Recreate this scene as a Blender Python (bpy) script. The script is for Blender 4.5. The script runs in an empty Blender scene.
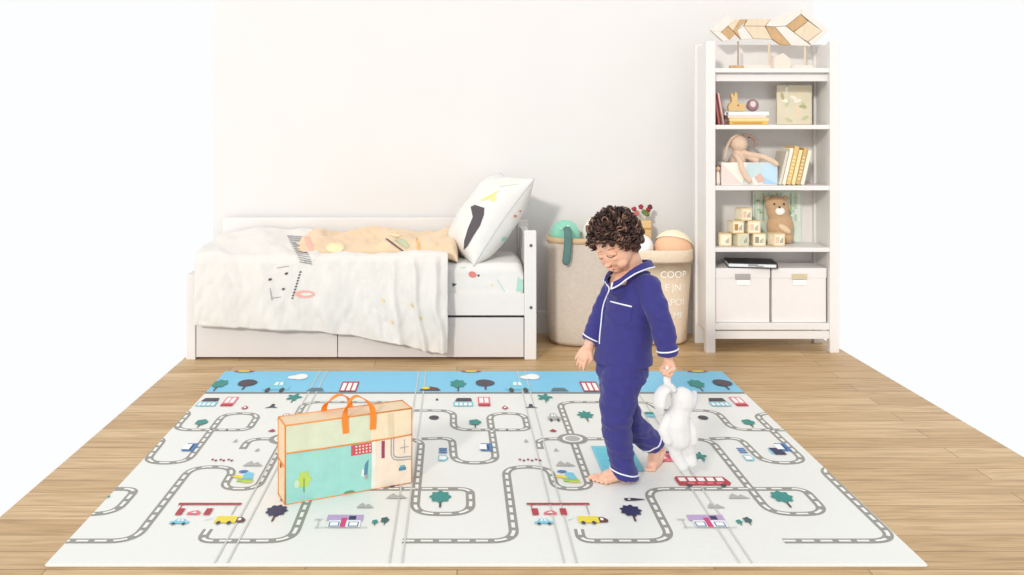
import bpy, bmesh, math, random
from mathutils import Vector, Matrix, noise, Euler
from mathutils.bvhtree import BVHTree
random.seed(7)
C = bpy.context.scene.collection
PI = math.pi
F = 900.0; CX = 457.0; CY = 123.0; H = 1.25          # focal length in pixels, vanishing point, eye height

def P(px, py, Y): return Vector(((px-CX)*Y/F, Y, H-(py-CY)*Y/F))     # measured point at a known distance
def G(px, py, z=0.0):
    Y = (H-z)*F/(py-CY); return Vector(((px-CX)*Y/F, Y, z))          # measured point on the ground
def V(*a): return Vector(a)

# ------------------------------------------------------------------ materials
def lin(c):
    c = c/255.0
    return c/12.92 if c <= 0.04045 else ((c+0.055)/1.055)**2.4
def rgb(r, g, b): return (lin(r), lin(g), lin(b), 1)
MATS = {}
def mat(name, col, rough=0.6, var=0.04, scale=30, bump=0.0, bscale=200, metal=0, sss=0, spec=0.5, stretch=None, sheen=0, coat=0):
    if name in MATS: return MATS[name]
    m = bpy.data.materials.new(name); m.use_nodes = True
    nt = m.node_tree; N = nt.nodes; L = nt.links
    b = N['Principled BSDF']
    b.inputs['Roughness'].default_value = rough; b.inputs['Metallic'].default_value = metal
    b.inputs['Specular IOR Level'].default_value = spec
    if sheen: b.inputs['Sheen Weight'].default_value = sheen
    if coat: b.inputs['Coat Weight'].default_value = coat
    if sss:
        b.inputs['Subsurface Weight'].default_value = sss; b.inputs['Subsurface Radius'].default_value = (0.012, 0.005, 0.003)
        b.inputs['Subsurface Scale'].default_value = 1.0
    tc = N.new('ShaderNodeTexCoord'); mp = N.new('ShaderNodeMapping'); L.new(tc.outputs['Object'], mp.inputs[0])
    if stretch: mp.inputs['Scale'].default_value = stretch
    nz = N.new('ShaderNodeTexNoise'); nz.inputs['Scale'].default_value = scale; nz.inputs['Detail'].default_value = 4
    L.new(mp.outputs[0], nz.inputs['Vector'])
    c = rgb(*col)
    mx = N.new('ShaderNodeMix'); mx.data_type = 'RGBA'
    mx.inputs[6].default_value = tuple(max(0, k*(1-2*var)) for k in c[:3])+(1,)
    mx.inputs[7].default_value = tuple(min(1, k*(1+2*var)) for k in c[:3])+(1,)
    L.new(nz.outputs['Fac'], mx.inputs[0]); L.new(mx.outputs[2], b.inputs['Base Color'])
    if bump:
        n2 = N.new('ShaderNodeTexNoise'); n2.inputs['Scale'].default_value = bscale; n2.inputs['Detail'].default_value = 3
        L.new(mp.outputs[0], n2.inputs['Vector'])
        bp = N.new('ShaderNodeBump'); bp.inputs['Strength'].default_value = bump; bp.inputs['Distance'].default_value = 0.004
        L.new(n2.outputs['Fac'], bp.inputs['Height']); L.new(bp.outputs[0], b.inputs['Normal'])
    MATS[name] = m; return m

def floor_mat():
    m = bpy.data.materials.new('oak_planks'); m.use_nodes = True
    nt = m.node_tree; N = nt.nodes; L = nt.links; b = N['Principled BSDF']
    tc = N.new('ShaderNodeTexCoord')
    br = N.new('ShaderNodeTexBrick'); br.offset = 0.37; br.inputs['Scale'].default_value = 1
    br.inputs['Brick Width'].default_value = 1.15; br.inputs['Row Height'].default_value = 0.105
    br.inputs['Mortar Size'].default_value = 0.0016; br.inputs['Mortar Smooth'].default_value = 0.3
    br.inputs['Color1'].default_value = rgb(212, 183, 140); br.inputs['Color2'].default_value = rgb(190, 156, 110)
    br.inputs['Mortar'].default_value = rgb(130, 98, 62)
    L.new(tc.outputs['Object'], br.inputs['Vector'])
    mp = N.new('ShaderNodeMapping'); mp.inputs['Scale'].default_value = (1.2, 17, 1); L.new(tc.outputs['Object'], mp.inputs[0])
    nz = N.new('ShaderNodeTexNoise'); nz.inputs['Scale'].default_value = 3.2; nz.inputs['Detail'].default_value = 7
    nz.inputs['Distortion'].default_value = 0.8; L.new(mp.outputs[0], nz.inputs['Vector'])
    rp = N.new('ShaderNodeValToRGB'); rp.color_ramp.elements[0].position = 0.3; rp.color_ramp.elements[0].color = (0.68, 0.61, 0.52, 1)
    rp.color_ramp.elements[1].position = 0.62; rp.color_ramp.elements[1].color = (1.06, 1.05, 1.03, 1)
    L.new(nz.outputs['Fac'], rp.inputs[0])
    mx = N.new('ShaderNodeMix'); mx.data_type = 'RGBA'; mx.blend_type = 'MULTIPLY'; mx.inputs[0].default_value = 0.85
    L.new(br.outputs['Color'], mx.inputs[6]); L.new(rp.outputs[0], mx.inputs[7]); L.new(mx.outputs[2], b.inputs['Base Color'])
    b.inputs['Roughness'].default_value = 0.45
    bp = N.new('ShaderNodeBump'); bp.inputs['Strength'].default_value = 0.25; bp.inputs['Distance'].default_value = 0.002; bp.invert = True
    L.new(br.outputs['Fac'], bp.inputs['Height']); L.new(bp.outputs[0], b.inputs['Normal'])
    return m
def mat_vinyl():                                      # white foam of the play mat with its fine diamond embossing
    m = bpy.data.materials.new('foam_white'); m.use_nodes = True
    nt = m.node_tree; N = nt.nodes; L = nt.links; b = N['Principled BSDF']
    tc = N.new('ShaderNodeTexCoord'); mp = N.new('ShaderNodeMapping'); mp.inputs['Rotation'].default_value = (0, 0, PI/4)
    L.new(tc.outputs['Object'], mp.inputs[0])
    ck = N.new('ShaderNodeTexVoronoi'); ck.inputs['Scale'].default_value = 110; ck.inputs['Randomness'].default_value = 0.05
    L.new(mp.outputs[0], ck.inputs['Vector'])
    bp = N.new('ShaderNodeBump'); bp.inputs['Strength'].default_value = 0.35; bp.inputs['Distance'].default_value = 0.0015
    L.new(ck.outputs['Distance'], bp.inputs['Height']); L.new(bp.outputs[0], b.inputs['Normal'])
    b.inputs['Base Color'].default_value = rgb(231, 232, 227); b.inputs['Roughness'].default_value = 0.38
    return m

WHITE = mat('white_lacquer', (228, 225, 222), 0.42, 0.01)
WALLM = mat('wall_paint', (224, 222, 220), 0.85, 0.012, 3, 0.05, 300)
DRAWER = mat('drawer_lacquer', (219, 215, 213), 0.4, 0.01)
SCREW = mat('screw_cap', (90, 84, 84), 0.4)
DUV = mat('duvet_cotton', (224, 220, 214), 0.9, 0.02, 14, 0.3, 45, sheen=0.2)
PEACH = mat('peach_cotton', (227, 200, 166), 0.9, 0.08, 7, 0.25, 90, sheen=0.2)
SHEET = mat('sheet_cotton', (226, 224, 220), 0.9, 0.02, 20, 0.2, 100)
PIL = mat('pillow_cotton', (226, 225, 221), 0.9, 0.02, 20, 0.2, 100)
LINEN = mat('grey_linen', (205, 193, 180), 0.95, 0.07, 60, 0.5, 260)
LINEN2 = mat('beige_linen', (232, 213, 190), 0.95, 0.05, 50, 0.4, 260)
LINING = mat('tan_lining', (205, 176, 140), 0.95, 0.04)
NAVY = mat('navy_jersey', (50, 49, 124), 0.85, 0.06, 40, 0.25, 500, sheen=0.15)
PIPE = mat('white_piping', (235, 238, 248), 0.7, 0.01)
SKIN = mat('skin', (232, 184, 158), 0.5, 0.03, 12, 0.03, 300, sss=0.25)
LIP = mat('lip_skin', (188, 112, 104), 0.45, 0.03)
LASH = mat('lash_brown', (62, 40, 34), 0.6)
PLUSH = mat('white_plush', (226, 226, 226), 0.95, 0.02, 60, 0.5, 350, sheen=0.4)
PLUSH_SHADE = mat('shaded_plush', (205, 207, 212), 0.95, 0.03, 60, 0.5, 350, sheen=0.4)  # greyer copy of the white plush, colours in shade on the rabbit head

# ------------------------------------------------------------------ object helpers
def finish(name, bm, mats, parent=None, smooth=False, bevel=0.0, label=None, cat=None, group=None, kind=None, loc=None, segs=2):
    if not isinstance(mats, (list, tuple)): mats = [mats]
    bmesh.ops.recalc_face_normals(bm, faces=bm.faces)
    if parent is None:
        if loc is None:
            xs = [v.co for v in bm.verts]
            lo = Vector([min(c[i] for c in xs) for i in range(3)]); hi = Vector([max(c[i] for c in xs) for i in range(3)])
            loc = Vector(((lo.x+hi.x)/2, (lo.y+hi.y)/2, lo.z))
        off = Vector(loc)
    else:
        r = parent
        while r.parent: r = r.parent
        off = r.location.copy()
    for v in bm.verts: v.co -= off
    me = bpy.data.meshes.new(name); bm.to_mesh(me); bm.free()
    for m in mats: me.materials.append(m)
    if smooth:
        for p in me.polygons: p.use_smooth = True
    o = bpy.data.objects.new(name, me); C.objects.link(o)
    if parent is None: o.location = off
    else: o.parent = parent
    if bevel:
        md = o.modifiers.new('Bevel', 'BEVEL'); md.width = bevel; md.segments = segs; md.limit_method = 'ANGLE'
        md.harden_normals = False
    if label: o['label'] = label
    if cat: o['category'] = cat
    if group: o['group'] = group
    if kind: o['kind'] = kind
    return o
def thing(name, loc, label, cat, group=None):
    o = bpy.data.objects.new(name, None); C.objects.link(o); o.location = Vector(loc); o.empty_display_size = 0.05
    o['label'] = label; o['category'] = cat
    if group: o['group'] = group
    return o
def B(): return bmesh.new()
def box(bm, x0, x1, y0, y1, z0, z1, mi=0, M=None):
    co = [(x, y, z) for x in (x0, x1) for y in (y0, y1) for z in (z0, z1)]
    vs = [bm.verts.new(M @ Vector(c) if M else c) for c in co]
    fs = []
    for q in ((0,1,3,2), (4,6,7,5), (0,4,5,1), (2,3,7,6), (0,2,6,4), (1,5,7,3)):
        f = bm.faces.new([vs[i] for i in q]); f.material_index = mi; fs.append(f)
    return bm
def prism(bm, pts, y0, y1, mi=0):                     # outline in X,Z pushed along Y
    a = [bm.verts.new((p[0], y0, p[1])) for p in pts]; b = [bm.verts.new((p[0], y1, p[1])) for p in pts]
    fs = [bm.faces.new(a), bm.faces.new(b[::-1])]
    n = len(pts)
    for i in range(n): fs.append(bm.faces.new((a[i], b[i], b[(i+1) % n], a[(i+1) % n])))
    for f in fs: f.material_index = mi
    return bm
def frame_at(d, ref=None):
    d = d.normalized(); r = ref or (V(0, 0, 1) if abs(d.z) < 0.9 else V(0, 1, 0))
    x = r.cross(d).normalized(); y = d.cross(x); return x, y
def tube(bm, pts, rad, seg=8, mi=0, cap=True, ref=None, flat=1.0):
    pts = [Vector(p) for p in pts]; n = len(pts)
    rs = rad if isinstance(rad, (list, tuple)) else [rad]*n
    rings = []; px = None
    for i, p in enumerate(pts):
        d = (pts[min(i+1, n-1)]-pts[max(i-1, 0)])
        if d.length < 1e-9: d = V(0, 0, 1)
        d.normalize()
        if px is None: x, y = frame_at(d, ref)
        else:
            x = (px - d*px.dot(d))
            if x.length < 1e-6: x, y = frame_at(d)
            x.normalize(); y = d.cross(x)
        px = x
        r = rs[i]; rx, ry = (r if isinstance(r, (list, tuple)) else (r, r*flat))
        rings.append([bm.verts.new(p+x*math.cos(2*PI*k/seg)*rx+y*math.sin(2*PI*k/seg)*ry) for k in range(seg)])
    for i in range(n-1):
        for k in range(seg):
            f = bm.faces.new((rings[i][k], rings[i][(k+1) % seg], rings[i+1][(k+1) % seg], rings[i+1][k])); f.material_index = mi
    if cap:
        bm.faces.new(rings[0][::-1]).material_index = mi; bm.faces.new(rings[-1]).material_index = mi
    return rings
def ell(bm, c, r, M=None, mi=0, u=20, v=12):          # ellipsoid, M an optional rotation
    if not isinstance(r, (list, tuple, Vector)): r = (r, r, r)
    T = Matrix.Translation(Vector(c)) @ (M.to_4x4() if M else Matrix()) @ Matrix.Diagonal((r[0], r[1], r[2], 1))
    res = bmesh.ops.create_uvsphere(bm, u_segments=u, v_segments=v, radius=1, matrix=T)
    for vt in res['verts']:
        for f in vt.link_faces: f.material_index = mi
def capsule(bm, pts, rs, seg=14):                     # chain of tapered closed segments for the voxel union
    for i in range(len(pts)-1): tube(bm, [pts[i], pts[i+1]], [rs[i], rs[i+1]], seg)
    for p, r in zip(pts, rs): ell(bm, p, r, u=seg, v=8)
def lathe(bm, prof, c, seg=28, mi=0, sy=1.0):
    rings = []
    for r, z in prof: rings.append([bm.verts.new((c[0]+r*math.cos(2*PI*k/seg), c[1]+sy*r*math.sin(2*PI*k/seg), c[2]+z)) for k in range(seg)])
    for i in range(len(rings)-1):
        for k in range(seg):
            f = bm.faces.new((rings[i][k], rings[i][(k+1) % seg], rings[i+1][(k+1) % seg], rings[i+1][k])); f.material_index = mi
    bm.faces.new(rings[0][::-1]).material_index = mi; bm.faces.new(rings[-1]).material_index = mi
def smooth_curve(pts, n=8):
    pts = [Vector(p) for p in pts]; out = []
    for i in range(len(pts)-1):
        p0 = pts[max(i-1, 0)]; p1 = pts[i]; p2 = pts[i+1]; p3 = pts[min(i+2, len(pts)-1)]
        for k in range(n):
            t = k/n
            out.append(0.5*((2*p1)+(-p0+p2)*t+(2*p0-5*p1+4*p2-p3)*t*t+(-p0+3*p1-3*p2+p3)*t**3))
    out.append(pts[-1]); return out
def voxel(bm, size, smooth_it=2, disp=None):
    """joins overlapping closed shapes into one continuous surface"""
    me = bpy.data.meshes.new('tmp'); bmesh.ops.recalc_face_normals(bm, faces=bm.faces); bm.to_mesh(me); bm.free()
    o = bpy.data.objects.new('tmp', me); C.objects.link(o)
    md = o.modifiers.new('r', 'REMESH'); md.mode = 'VOXEL'; md.voxel_size = size; md.use_smooth_shade = True
    if smooth_it:
        ms = o.modifiers.new('s', 'SMOOTH'); ms.iterations = smooth_it; ms.factor = 0.5
    dg = bpy.context.evaluated_depsgraph_get(); ev = o.evaluated_get(dg)
    out = bmesh.new(); out.from_mesh(ev.to_mesh()); ev.to_mesh_clear()
    bpy.data.objects.remove(o); bpy.data.meshes.remove(me)
    if disp:
        out.normal_update()
        ds = [(v, v.normal*disp(v.co)) for v in out.verts]
        for v, d in ds: v.co += d
    return out
CAM = V(0, 0, H)
def ray(bvh, px, py):
    d = V((px-CX)/F, 1, -(py-CY)/F).normalized()
    r = bvh.ray_cast(CAM, d); return (r[0], r[1]) if r[0] else (None, None)
def surf_pts(bvh, pxs, off=0.001):
    out = []
    for px, py in pxs:
        p, n = ray(bvh, px, py)
        if p is None: continue
        if n.y > 0: n = -n
        out.append(p+n*off)
    return out
def decal(bm, bvh, poly, mi, off=0.0015, cell=2.0):
    """printed patch that follows the surface, in the same mesh"""
    t = bmesh.new(); f = t.faces.new([t.verts.new((x, y, 0)) for x, y in poly])
    bmesh.ops.triangulate(t, faces=[f])
    for _ in range(4):
        es = [e for e in t.edges if e.calc_length() > cell]
        if not es: break
        bmesh.ops.subdivide_edges(t, edges=es, cuts=1); bmesh.ops.triangulate(t, faces=t.faces[:])
    mp = {}
    for v in t.verts:
        p, n = ray(bvh, v.co.x, v.co.y)
        if p is None: mp[v] = None; continue
        if n.y > 0: n = -n
        mp[v] = bm.verts.new(p+n*off)
    for f in t.faces:
        vs = [mp[v] for v in f.verts]
        if None in vs: continue
        try: bm.faces.new(vs).material_index = mi
        except ValueError: pass
    t.free()
def ring_poly(cx, cy, rx, ry, n=12, rot=0): return [(cx+rx*math.cos(a)*math.cos(rot)-ry*math.sin(a)*math.sin(rot), cy+rx*math.cos(a)*math.sin(rot)+ry*math.sin(a)*math.cos(rot)) for a in (2*PI*k/n for k in range(n))]
def line_poly(x0, y0, x1, y1, w):
    dx, dy = x1-x0, y1-y0; l = math.hypot(dx, dy); nx, ny = -dy/l*w/2, dx/l*w/2
    return [(x0+nx, y0+ny), (x1+nx, y1+ny), (x1-nx, y1-ny), (x0-nx, y0-ny)]
def text_mesh(s, size, depth=0.0008):
    cu = bpy.data.curves.new('t', 'FONT'); cu.body = s; cu.size = size; cu.extrude = depth; cu.align_x = 'CENTER'
    o = bpy.data.objects.new('t', cu); C.objects.link(o)
    dg = bpy.context.evaluated_depsgraph_get(); ev = o.evaluated_get(dg)
    bm = bmesh.new(); bm.from_mesh(ev.to_mesh()); ev.to_mesh_clear(); bpy.data.objects.remove(o); return bm

# ------------------------------------------------------------------ room
XL, XR, YW = -1.45, 2.12, 5.357
bm = B(); box(bm, XL, XR, 0.9, YW+0.1, -0.05, 0)
finish('floor', bm, floor_mat(), kind='structure', loc=(0, 0, 0))
bm = B(); box(bm, XL, XR, YW, YW+0.1, 0, 2.7)
finish('wall_back', bm, WALLM, kind='structure', loc=(0, 0, 0))
def baseboard(name, x0, x1, y0, y1):
    bm = B(); box(bm, x0, x1, y0, y1, 0, 0.115)
    if x1-x0 > y1-y0: box(bm, x0, x1, y0+0.005, y1, 0.115, 0.13)
    else: box(bm, x0 if x0 > 0 and False else x0, x1, y0, y1, 0.115, 0.13)
    finish(name, bm, WHITE, kind='structure', loc=(0, 0, 0), bevel=0.003)
baseboard('baseboard_back', XL, XR, YW-0.018, YW)

# ------------------------------------------------------------------ play mat
MT = 0.010; MX0, MX1, MY0, MY1 = -1.17, 1.336, 2.55, 4.536
PER = 1.14
c_ = {}
mm = [mat_vinyl()]
def mc(key, col, rough=0.5):
    if key not in c_: mm.append(mat('mat_'+key, col, rough, 0.02)); c_[key] = len(mm)-1
    return c_[key]
def clip(poly, shift=0):
    p = [(x+shift, y) for x, y in poly]
    for (lim, ax, sg) in ((MX0+.004, 0, 1), (MX1-.004, 0, -1), (MY0+.004, 1, 1), (MY1-.004, 1, -1)):
        out = []
        for i in range(len(p)):
            a, b = p[i], p[(i+1) % len(p)]; ia = (a[ax]-lim)*sg >= 0; ib = (b[ax]-lim)*sg >= 0
            if ia: out.append(a)
            if ia != ib:
                t = (lim-a[ax])/(b[ax]-a[ax]); out.append((a[0]+(b[0]-a[0])*t, a[1]+(b[1]-a[1])*t))
        p = out
        if len(p) < 3: return []
    return p
matbm = B()
box(matbm, MX0, MX1, MY0, MY1, 0.0, MT)
bmesh.ops.bevel(matbm, geom=[e for e in matbm.edges], offset=0.004, segments=2, affect='EDGES')
lay = [0]
def printp(poly, mi, z=1, shifts=(0,)):
    for s in shifts:
        p = clip(poly, s)
        if not p: continue
        # drop repeats
        q = [p[0]]
        for a in p[1:]:
            if math.hypot(a[0]-q[-1][0], a[1]-q[-1][1]) > 1e-5: q.append(a)
        if math.hypot(q[0][0]-q[-1][0], q[0][1]-q[-1][1]) < 1e-5: q.pop()
        if len(q) < 3: continue
        f = matbm.faces.new([matbm.verts.new((a[0], a[1], MT+0.0003*z)) for a in q]); f.material_index = mi
        f.normal_update()
ALL = (0, -PER, PER, -2*PER)
GREY = mc('road', (146, 145, 138)); DASH = mc('dash', (238, 238, 232)); SKY = mc('sky', (126, 200, 232)); LINE = mc('fold', (205, 205, 198))
TEAL = mc('teal', (38, 138, 130)); DARK = mc('dark', (66, 58, 72)); RED = mc('red', (178, 44, 62)); PINK = mc('pink', (232, 105, 122))
BLUE = mc('blue', (60, 120, 180)); LBL = mc('lblue', (120, 200, 222)); YEL = mc('yellow', (232, 214, 60)); MW = mc('paper', (246, 246, 242))
GREN = mc('green', (160, 205, 80)); PUR = mc('purple', (186, 160, 205)); MGR = mc('midgrey', (176, 176, 172)); BRN = mc('brown', (96, 52, 48))
NVY = mc('navy', (44, 44, 84)); MAG = mc('magenta', (205, 60, 120))
def arc_path(pts, rad, n=7):
    out = [pts[0]]
    for i in range(1, len(pts)-1):
        a, b, c = [Vector(q) for q in pts[i-1:i+2]]
        u = (a-b); w = (c-b); r = min(rad, u.length*0.49, w.length*0.49)
        p0 = b+u.normalized()*r; p2 = b+w.normalized()*r
        for k in range(n+1):
            t = k/n; out.append(tuple(p0*(1-t)**2+b*2*t*(1-t)+p2*t*t))
    out.append(pts[-1]); return out
def strip(path, w, mi, z, shifts, off=0.0):
    n = len(path); Ls = []; Rs = []
    for i in range(n):
        a = Vector(path[max(i-1, 0)]); b = Vector(path[min(i+1, n-1)]); d = (b-a).normalized(); nn = Vector((-d.y, d.x)); p = Vector(path[i])+nn*off
        Ls.append(p+nn*w/2); Rs.append(p-nn*w/2)
    for i in range(n-1): printp([tuple(Ls[i]), tuple(Ls[i+1]), tuple(Rs[i+1]), tuple(Rs[i])], mi, z, shifts)
RW = 0.031
zc = [0]
def road(pts, rad=0.075, shifts=ALL):
    path = arc_path(pts, rad); zc[0] += 1
    strip(path, RW, GREY, 1+0.12*zc[0], shifts)
    strip(path, RW*0.34, DASH, 3, shifts) if False else None
    # dashes
    dl, gl = 0.036, 0.018; acc = 0; seg = []; on = True
    dense = [Vector(path[0])]
    for i in range(len(path)-1):
        a, b = Vector(path[i]), Vector(path[i+1]); k = max(1, int((b-a).length/0.006))
        for j in range(1, k+1): dense.append(a.lerp(b, j/k))
    cur = []; 
    for i in range(len(dense)-1):
        cur.append(tuple(dense[i])); acc += (dense[i+1]-dense[i]).length
        if acc > (dl if on else gl):
            if on: strip(cur+[tuple(dense[i+1])], RW*0.36, DASH, 4, shifts)
            cur = []; acc = 0; on = not on
road([(.457,3.56),(.457,4.03),(.86,4.03),(.88,3.913),(1.125,3.913),(1.125,3.664),(1.36,3.664)])
road([(1.34,3.664),(1.43,3.664),(1.43,3.873),(1.278,3.873),(1.285,3.309),(1.13,3.309),(1.12,3.575),(1.0,3.56)])
road([(.457,3.56),(1.0,3.56),(1.003,2.877),(1.185,2.877),(1.185,3.074),(1.10,3.074)])
road([(1.11,3.074),(.645,3.074),(.645,2.691),(.372,2.691),(.375,2.77)])
road([(-.164,2.691),(.174,2.691),(.176,3.27),(.335,3.27),(.337,3.074),(.457,3.074),(.457,3.56),(.318,3.56),(.318,3.45)])
# roundabout
ring = [(.457+.052*math.cos(a), 3.56+.052*math.sin(a)) for a in [2*PI*k/28 for k in range(29)]]
printp([(.457+.06*math.cos(2*PI*k/28), 3.56+.06*math.sin(2*PI*k/28)) for k in range(28)], GREY, 5, ALL)
printp([(.457+.040*math.cos(2*PI*k/28), 3.56+.040*math.sin(2*PI*k/28)) for k in range(28)], DASH, 6, ALL)
printp([(.457+.030*math.cos(2*PI*k/28), 3.56+.030*math.sin(2*PI*k/28)) for k in range(28)], MGR, 7, ALL)
# sky band and its road line
printp([(MX0, 4.175), (MX1, 4.175), (MX1, MY1), (MX0, MY1)], SKY, 1)
printp([(MX0, 4.155), (MX1, 4.155), (MX1, 4.18), (MX0, 4.18)], mc('bandline', (120, 128, 130)), 2)
for fx in (-.67, -.174, .322, .82):
    for s in (-.018, .018): printp([(fx+s-.0028, MY0), (fx+s+.0028, MY0), (fx+s+.0028, MY1), (fx+s-.0028, MY1)], LINE, 8)
# --- printed pictures, given by where they lie and how large they are
def at(px, py, w, h):                                  # centre, metres across, metres deep
    g = G(px, py, MT); s = g.y/F
    Y0 = (H-MT)*F/(py+h/2-CY); Y1 = (H-MT)*F/(py-h/2-CY)
    return g.x/.992, (Y0+Y1)/2/.992, w*s/.992, (Y1-Y0)/.992
def rect(b, x0, y0, x1, y1, mi, z=9, sh=ALL, skew=0):
    X, Y, w, h = b; printp([(X+w*(a-.5)+skew*h*(c-.5), Y+h*(c-.5)) for a, c in ((x0, y0), (x1, y0), (x1, y1), (x0, y1))], mi, z, sh)
def pol(b, pts, mi, z=9, sh=ALL):
    X, Y, w, h = b; printp([(X+w*(a-.5), Y+h*(c-.5)) for a, c in pts], mi, z, sh)
def blob(b, cx, cy, rx, ry, mi, z=9, sh=ALL, lobes=0, amp=.18, n=22):
    X, Y, w, h = b
    printp([(X+w*(cx-.5+rx*math.cos(t)*(1+amp*math.cos(lobes*t))), Y+h*(cy-.5+ry*math.sin(t)*(1+amp*math.cos(lobes*t)))) for t in (2*PI*k/n for k in range(n))] if lobes else
           [(X+w*(cx-.5+rx*math.cos(t)), Y+h*(cy-.5+ry*math.sin(t))) for t in (2*PI*k/n for k in range(n))], mi, z, sh)
def tree(px, py, w, h, crown, trunk, sh=ALL, lobes=7, amp=.13):
    b = at(px, py, w, h); rect(b, .46, 0, .56, .55, trunk, 9, sh); blob(b, .5, .66, .5, .34, crown, 10, sh, lobes, amp, 44)
tree(458, 386, 15, 11, TEAL, BRN); tree(485, 385, 19, 10, DARK, BRN, lobes=3, amp=.03)
tree(475, 424, 12, 8, TEAL, BRN, lobes=5, amp=.08); tree(784, 500, 20, 16, TEAL, DARK, lobes=8)
tree(586, 417, 14, 10, TEAL, BRN, lobes=8, amp=.25); tree(545, 399, 12, 8, TEAL, TEAL, lobes=5, amp=.35)
tree(632, 514, 20, 16, NVY, BRN, lobes=9); tree(701, 458, 10, 9, TEAL, TEAL, lobes=5, amp=.4)
b = at(703, 418, 10, 4); blob(b, .5, .5, .5, .5, DARK)
b = at(461, 403, 25, 9)                                # shop with dark roof
pol(b, [(.25, .65), (.95, .65), (.9, 1), (.35, 1)], DARK); rect(b, .2, .1, .98, .55, LBL)
for k in range(4): rect(b, .26+.18*k, .15, .38+.18*k, .45, MW, 10)
b = at(484, 402, 12, 9); rect(b, 0, 0, 1, 1, PINK); rect(b, .12, .35, .45, .9, MW, 10); rect(b, .55, .35, .88, .9, MW, 10); rect(b, 0, 0, 1, .2, RED, 10)
def car(px, py, w, h, col, win, sh=ALL, wheel=None):
    b = at(px, py, w, h)
    pol(b, [(0, .2), (1, .2), (1, .55), (.8, .62), (.68, 1), (.28, 1), (.15, .6), (0, .55)], col, 9, sh)
    pol(b, [(.32, .62), (.47, .62), (.47, .9), (.36, .9)], win, 10, sh); pol(b, [(.53, .62), (.68, .62), (.62, .9), (.53, .9)], win, 10, sh)
    for q in (.22, .76): blob(b, q, .18, .09, .2, wheel or DARK, 10, sh)
b = at(486, 448, 13, 9); rect(b, .1, .1, 1, .95, BLUE, 9); rect(b, 0, .25, .55, .85, MW, 10); rect(b, .6, .2, .72, .8, NVY, 10); rect(b, 0, .2, .5, .28, BLUE, 11)
b = at(443, 455, 11, 14)
for k in range(3): rect(b, .1, .6+.14*k, .85, .68+.14*k, BLUE)
pol(b, [(.1, .05), (.75, .05), (1, .25), (.75, .45), (.1, .45)], LBL); pol(b, [(.18, .12), (.7, .12), (.85, .25), (.7, .38), (.18, .38)], MW, 10)
b = at(505, 408, 7, 4); pol(b, [(0, .4), (.5, 1), (1, .4), (.5, 0)], RED); pol(b, [(.3, .45), (.5, .75), (.7, .45), (.5, .25)], MW, 10)
b = at(531, 407, 14, 5); pol(b, [(0, .2), (.35, .5), (.4, 1), (.62, 1), (.65, .5), (1, .2), (.6, .3), (.4, .3)], DARK)
b = at(437, 400, 2.5, 2); blob(b, .5, .5, .5, .5, BRN)
car(554, 418, 13, 8, MGR, MW); b = at(553, 431, 8, 3); pol(b, [(0, .3), (.5, 1), (1, .3), (.5, 0)], RED)
for (x, y) in ((526, 441), (556, 450)):
    b = at(x, y, 5, 3); pol(b, [(0, 0), (1, 0), (.5, 1)], MGR)
for k in range(6):
    b = at(520+k*4, 460+(k % 2), 2.6, 1.6); blob(b, .5, .5, .5, .5, BRN if k % 2 else RED)
car(518, 387, 26, 11, LBL, MW)
b = at(530, 377, 20, 5); blob(b, .3, .35, .3, .35, MW); blob(b, .62, .45, .35, .55, MW, 9.5)
b = at(471, 371.5, 20, 2.4); blob(b, .5, .5, .5, .5, RED); blob(b, .5, .4, .3, .35, YEL, 10)
b = at(430, 389, 22, 4); pol(b, [(0, 0), (1, 0), (.85, .7), (.5, 1), (.2, .7)], BRN); blob(b, .3, .6, .2, .3, YEL, 10)
b = at(559, 389.5, 18, 4); pol(b, [(0, 0), (1, 0), (.8, .8), (.2, .8)], mc('slate', (90, 120, 130)))
b = at(590, 387, 17, 10); rect(b, 0, 0, 1, 1, RED, 9, (0, -PER))
for k in range(3): rect(b, .08+.31*k, .1, .3+.31*k, .85, MW, 10, (0, -PER))
# excavator and mountains
b = at(567, 477, 24, 14); rect(b, .3, .12, .95, .28, GREN); pol(b, [(.35, .3), (.9, .3), (.8, .75), (.5, .8)], LBL, 10); pol(b, [(0, .45), (.12, .6), (.5, .45), (.45, .3)], YEL, 11)
blob(b, .35, .85, .2, .1, BLUE); rect(b, .55, .05, .98, .11, YEL, 11)
for (x, y, w) in ((565, 464, 20), (738, 496.5, 22), (715, 506, 18)):
    b = at(x, y, w, 5); pol(b, [(0, 0), (1, 0), (.8, .4), (.65, .8), (.5, .45), (.3, 1), (.15, .6)], MGR)
# pool beside the front leg
b = at(617, 459, 42, 25); rect(b, 0, 0, 1, 1, LBL, 9, (0, -PER)); rect(b, .06, .08, .94, .92, mc('pool', (98, 196, 214)), 10, (0, -PER))
for k in range(3): rect(b, .1, .22+.24*k, .9, .25+.24*k, LBL, 11, (0, -PER))
# terrace of pink houses
b = at(673, 457, 42, 10)
rect(b, 0, 0, 1, .8, PINK); rect(b, .25, .8, .8, 1, NVY, 10)
for k in range(6): rect(b, .05+.16*k, .25, .15+.16*k, .6, MW if k % 2 else RED, 10)
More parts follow.
